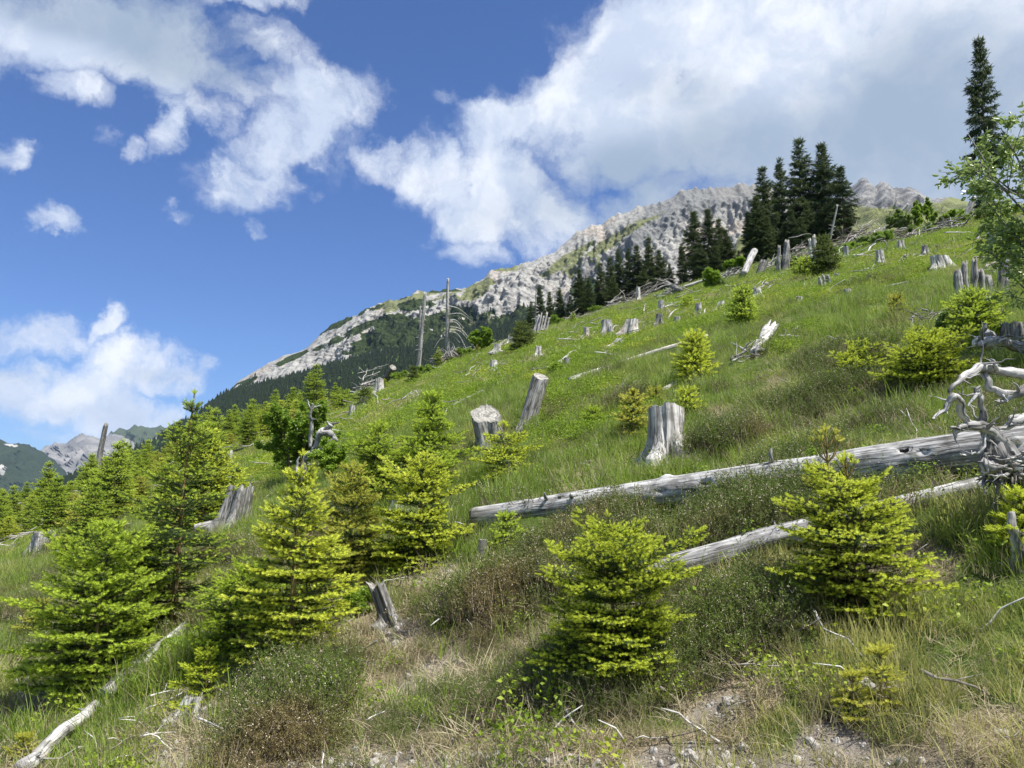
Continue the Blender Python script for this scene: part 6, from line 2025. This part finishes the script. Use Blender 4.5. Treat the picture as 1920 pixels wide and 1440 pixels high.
for q in range(26):
    u0 = r.uniform(1850, 1925); v0 = r.uniform(855, 895); a = r.uniform(-.5, .4)
    L = r.uniform(18, 46)
    pts = [(u0, v0, -.16), (u0 + L * .5, v0 + a * L * .5 + r.uniform(-5, 5), -.2), (u0 + L, v0 + a * L, -.16)]
    root_arm(root, gp, pts, (3, 6, 2), dep, 860 + q, mat='wood_pale' if q % 3 == 0 else 'wood', name='rootlet', segs=6)

gp, gk = on_ground(1890, 700)
dep2 = depth(gp)
root = thing('dead_branch', 'thick smooth dead bough with a pale pointed knuckle above the root mass', 'dead branch', gp)
root_arm(root, gp, [(2000, 668, .2), (1930, 655, .1), (1885, 645, 0), (1850, 640, -.05), (1832, 648, -.08)], (34, 26, 22, 26, 16), dep2 - .3, 901, name='stem')
root_arm(root, gp, [(1862, 648, 0), (1850, 630, 0), (1846, 616, 0), (1845, 606, 0)], (34, 24, 10, 3), dep2 - .3, 902, name='knuckle')
root_arm(root, gp, [(1840, 650, -.05), (1828, 645, -.06), (1832, 634, -.06), (1842, 632, -.05)], (10, 9, 8, 4), dep2 - .3, 903, name='knuckle', mat='wood_pale')
gp, gk = on_ground(1905, 1075)
root = thing('tree_stump', 'rough grey dead stem behind the yellow shoots at the right edge', 'tree stump', gp)
root_arm(root, gp, [(1910, 1085, 0), (1906, 1040, 0), (1900, 1000, 0), (1895, 960, .05)], (30, 26, 20, 14), depth(gp), 905, mat='wood_mid', name='trunk')

# ------------------------------------------------------------------ broadleaf shrubs
def shrub(label, u, v, vtop, wpx, seed, name='leafy_shrub', cat='shrub', **kw):
    p, k = on_ground(u, v)
    return broadleaf(name, label, cat, p, (v - vtop) * k, wpx * k, seed, **kw)


shrub('leafy green rowan bush in front of the twisted dead tree', 552, 905, 738, 120, 1, leafsize=.075, leaves=9, stems=5)
shrub('light green rowan sapling on the crest right of the tall snag', 898, 660, 614, 42, 2, leafsize=.20, leaves=10, stems=3, name='rowan_sapling', cat='sapling')
shrub('bright leafy sapling among the sticks at the middle clump', 1335, 545, 502, 26, 3, leafsize=.22, leaves=9, stems=2, name='rowan_sapling', cat='sapling', depthmax=2)
shrub('leafy bush behind the crest under the middle spruce clump', 1378, 512, 486, 36, 4, leafsize=.24, leaves=9, stems=3)
shrub('green sapling with thin stem on the right crest', 1740, 425, 368, 42, 5, leafsize=.13, leaves=9, stems=2, name='sapling', cat='sapling')
shrub('yellow-green sapling bush left of the thin stemmed one on the right crest', 1708, 432, 388, 46, 6, leafsize=.13, leaves=9, stems=3)
shrub('dark green bushy sapling behind the leaning pole', 1690, 440, 388, 40, 7, leafsize=.12, leaves=12, stems=3, mat='leaf_birch')
shrub('low green bush right of the heap of thick trunks', 1772, 428, 392, 40, 8, leafsize=.12, leaves=10, stems=3)
shrub('broad leafy plant beside the crooked dark branches', 1785, 640, 585, 44, 9, leafsize=.07, leaves=9, stems=4, mat='leaf_birch')
shrub('slender sapling between the golden spruces and the twisted dead tree', 622, 905, 820, 60, 10, leafsize=.075, leaves=5, stems=2, name='sapling', cat='sapling')
shrub('fresh green bilberry clump left of the gnarled hooked stump', 682, 1148, 1100, 56, 11, leafsize=.028, leaves=14, stems=7, name='bilberry_bush')
shrub('green bilberry clump beside the log under the tall dark spruce', 345, 1232, 1190, 70, 12, leafsize=.028, leaves=14, stems=8, name='bilberry_bush')
shrub('pale leafy sprig in the meadow left of the long thin log', 1040, 708, 676, 22, 13, leafsize=.10, leaves=5, stems=2, name='sapling', cat='sapling', depthmax=2)
shrub('small leafy seedling with thin stem near the big trunk', 1530, 900, 835, 30, 14, leafsize=.035, leaves=3, stems=2, name='sapling', cat='sapling', depthmax=2)

for q, (u, v, vt, w, lab, mt) in enumerate([
    (1632, 462, 440, 46, 'olive bush right of the crest spruce clump', 'leaf_birch'), (1605, 470, 452, 40, 'low olive scrub below the crest clump', 'leaf'), (1655, 458, 430, 36, 'small green bush at the foot of the leaning pole', 'leaf'),
    (1725, 440, 420, 50, 'low scrub by the trunk heap', 'leaf_birch'), (1795, 420, 394, 44, 'scrub bush behind the stripped trunk', 'leaf'), (1850, 412, 385, 50, 'olive scrub right of the stripped trunk', 'leaf_birch'), (1890, 408, 380, 50, 'green scrub on the crest under the birch', 'leaf'),
    (1345, 540, 520, 30, 'small green scrub on the crest under the middle clump', 'leaf_birch'), (1478, 505, 478, 44, 'olive scrub behind the ragged crest stump', 'leaf_birch'), (1575, 478, 460, 40, 'low green scrub right of the dark conical spruce', 'leaf'),
    (1120, 585, 570, 30, 'low bush on the crest by the bare spruce', 'leaf'), (1045, 606, 588, 34, 'yellow green scrub right of the splintered stump', 'leaf'), (870, 664, 646, 30, 'low bush beside the slanting poles', 'leaf'), (800, 700, 684, 34, 'low bush at the foot of the leaning snag', 'leaf'), (750, 712, 694, 30, 'low bush behind the dark log stub', 'leaf')]):
    shrub(lab, u, v, vt, w, 40 + q, leafsize=.11, leaves=6, stems=7, depthmax=2, mat=mt, thick=.6)

# the birch at the right edge: its stem stands just outside the frame
p, k = on_ground(1905, 705)
bp = p.copy()
dd = depth(bp)
Hb = (705 - 150) * k
ro = broadleaf('birch_tree', 'small birch with shiny round leaves leaning into view at the right edge', 'birch tree', bp + [1.0, 0, 0], Hb * 1.04, Hb * .68, 21, leafsize=.080, mat='leaf_birch', bark='wood_dark', stems=3, depthmax=3, leaves=4, spread=.62, thick=.55)


# ------------------------------------------------------------------ thin summer haze in the air
def build_haze():
    import bmesh as bm_
    b = bm_.new(); bm_.ops.create_cube(b, size=1)
    x0, x1, y0, y1, z0, z1 = -9400, 9400, -6400, 9400, -520, 1000
    for v in b.verts:
        v.co = (x0 if v.co.x < 0 else x1, y0 if v.co.y < 0 else y1, z0 if v.co.z < 0 else z1)
    me = bpy.data.meshes.new('haze'); b.to_mesh(me); b.free()
    m = bpy.data.materials.new('haze_air'); m.use_nodes = True
    t = NT(m.node_tree); t.n.clear()
    pv = t.new('ShaderNodeVolumePrincipled')
    pv.inputs['Color'].default_value = (0.48, 0.68, 1.0, 1)
    pv.inputs['Density'].default_value = HAZE
    o = t.new('ShaderNodeOutputMaterial'); t.link(pv.outputs[0], o.inputs['Volume'])
    me.materials.append(m)
    link('haze', me, label='thin bluish summer haze filling the valley air', kind='stuff')


HAZE = 0.000032
build_haze()
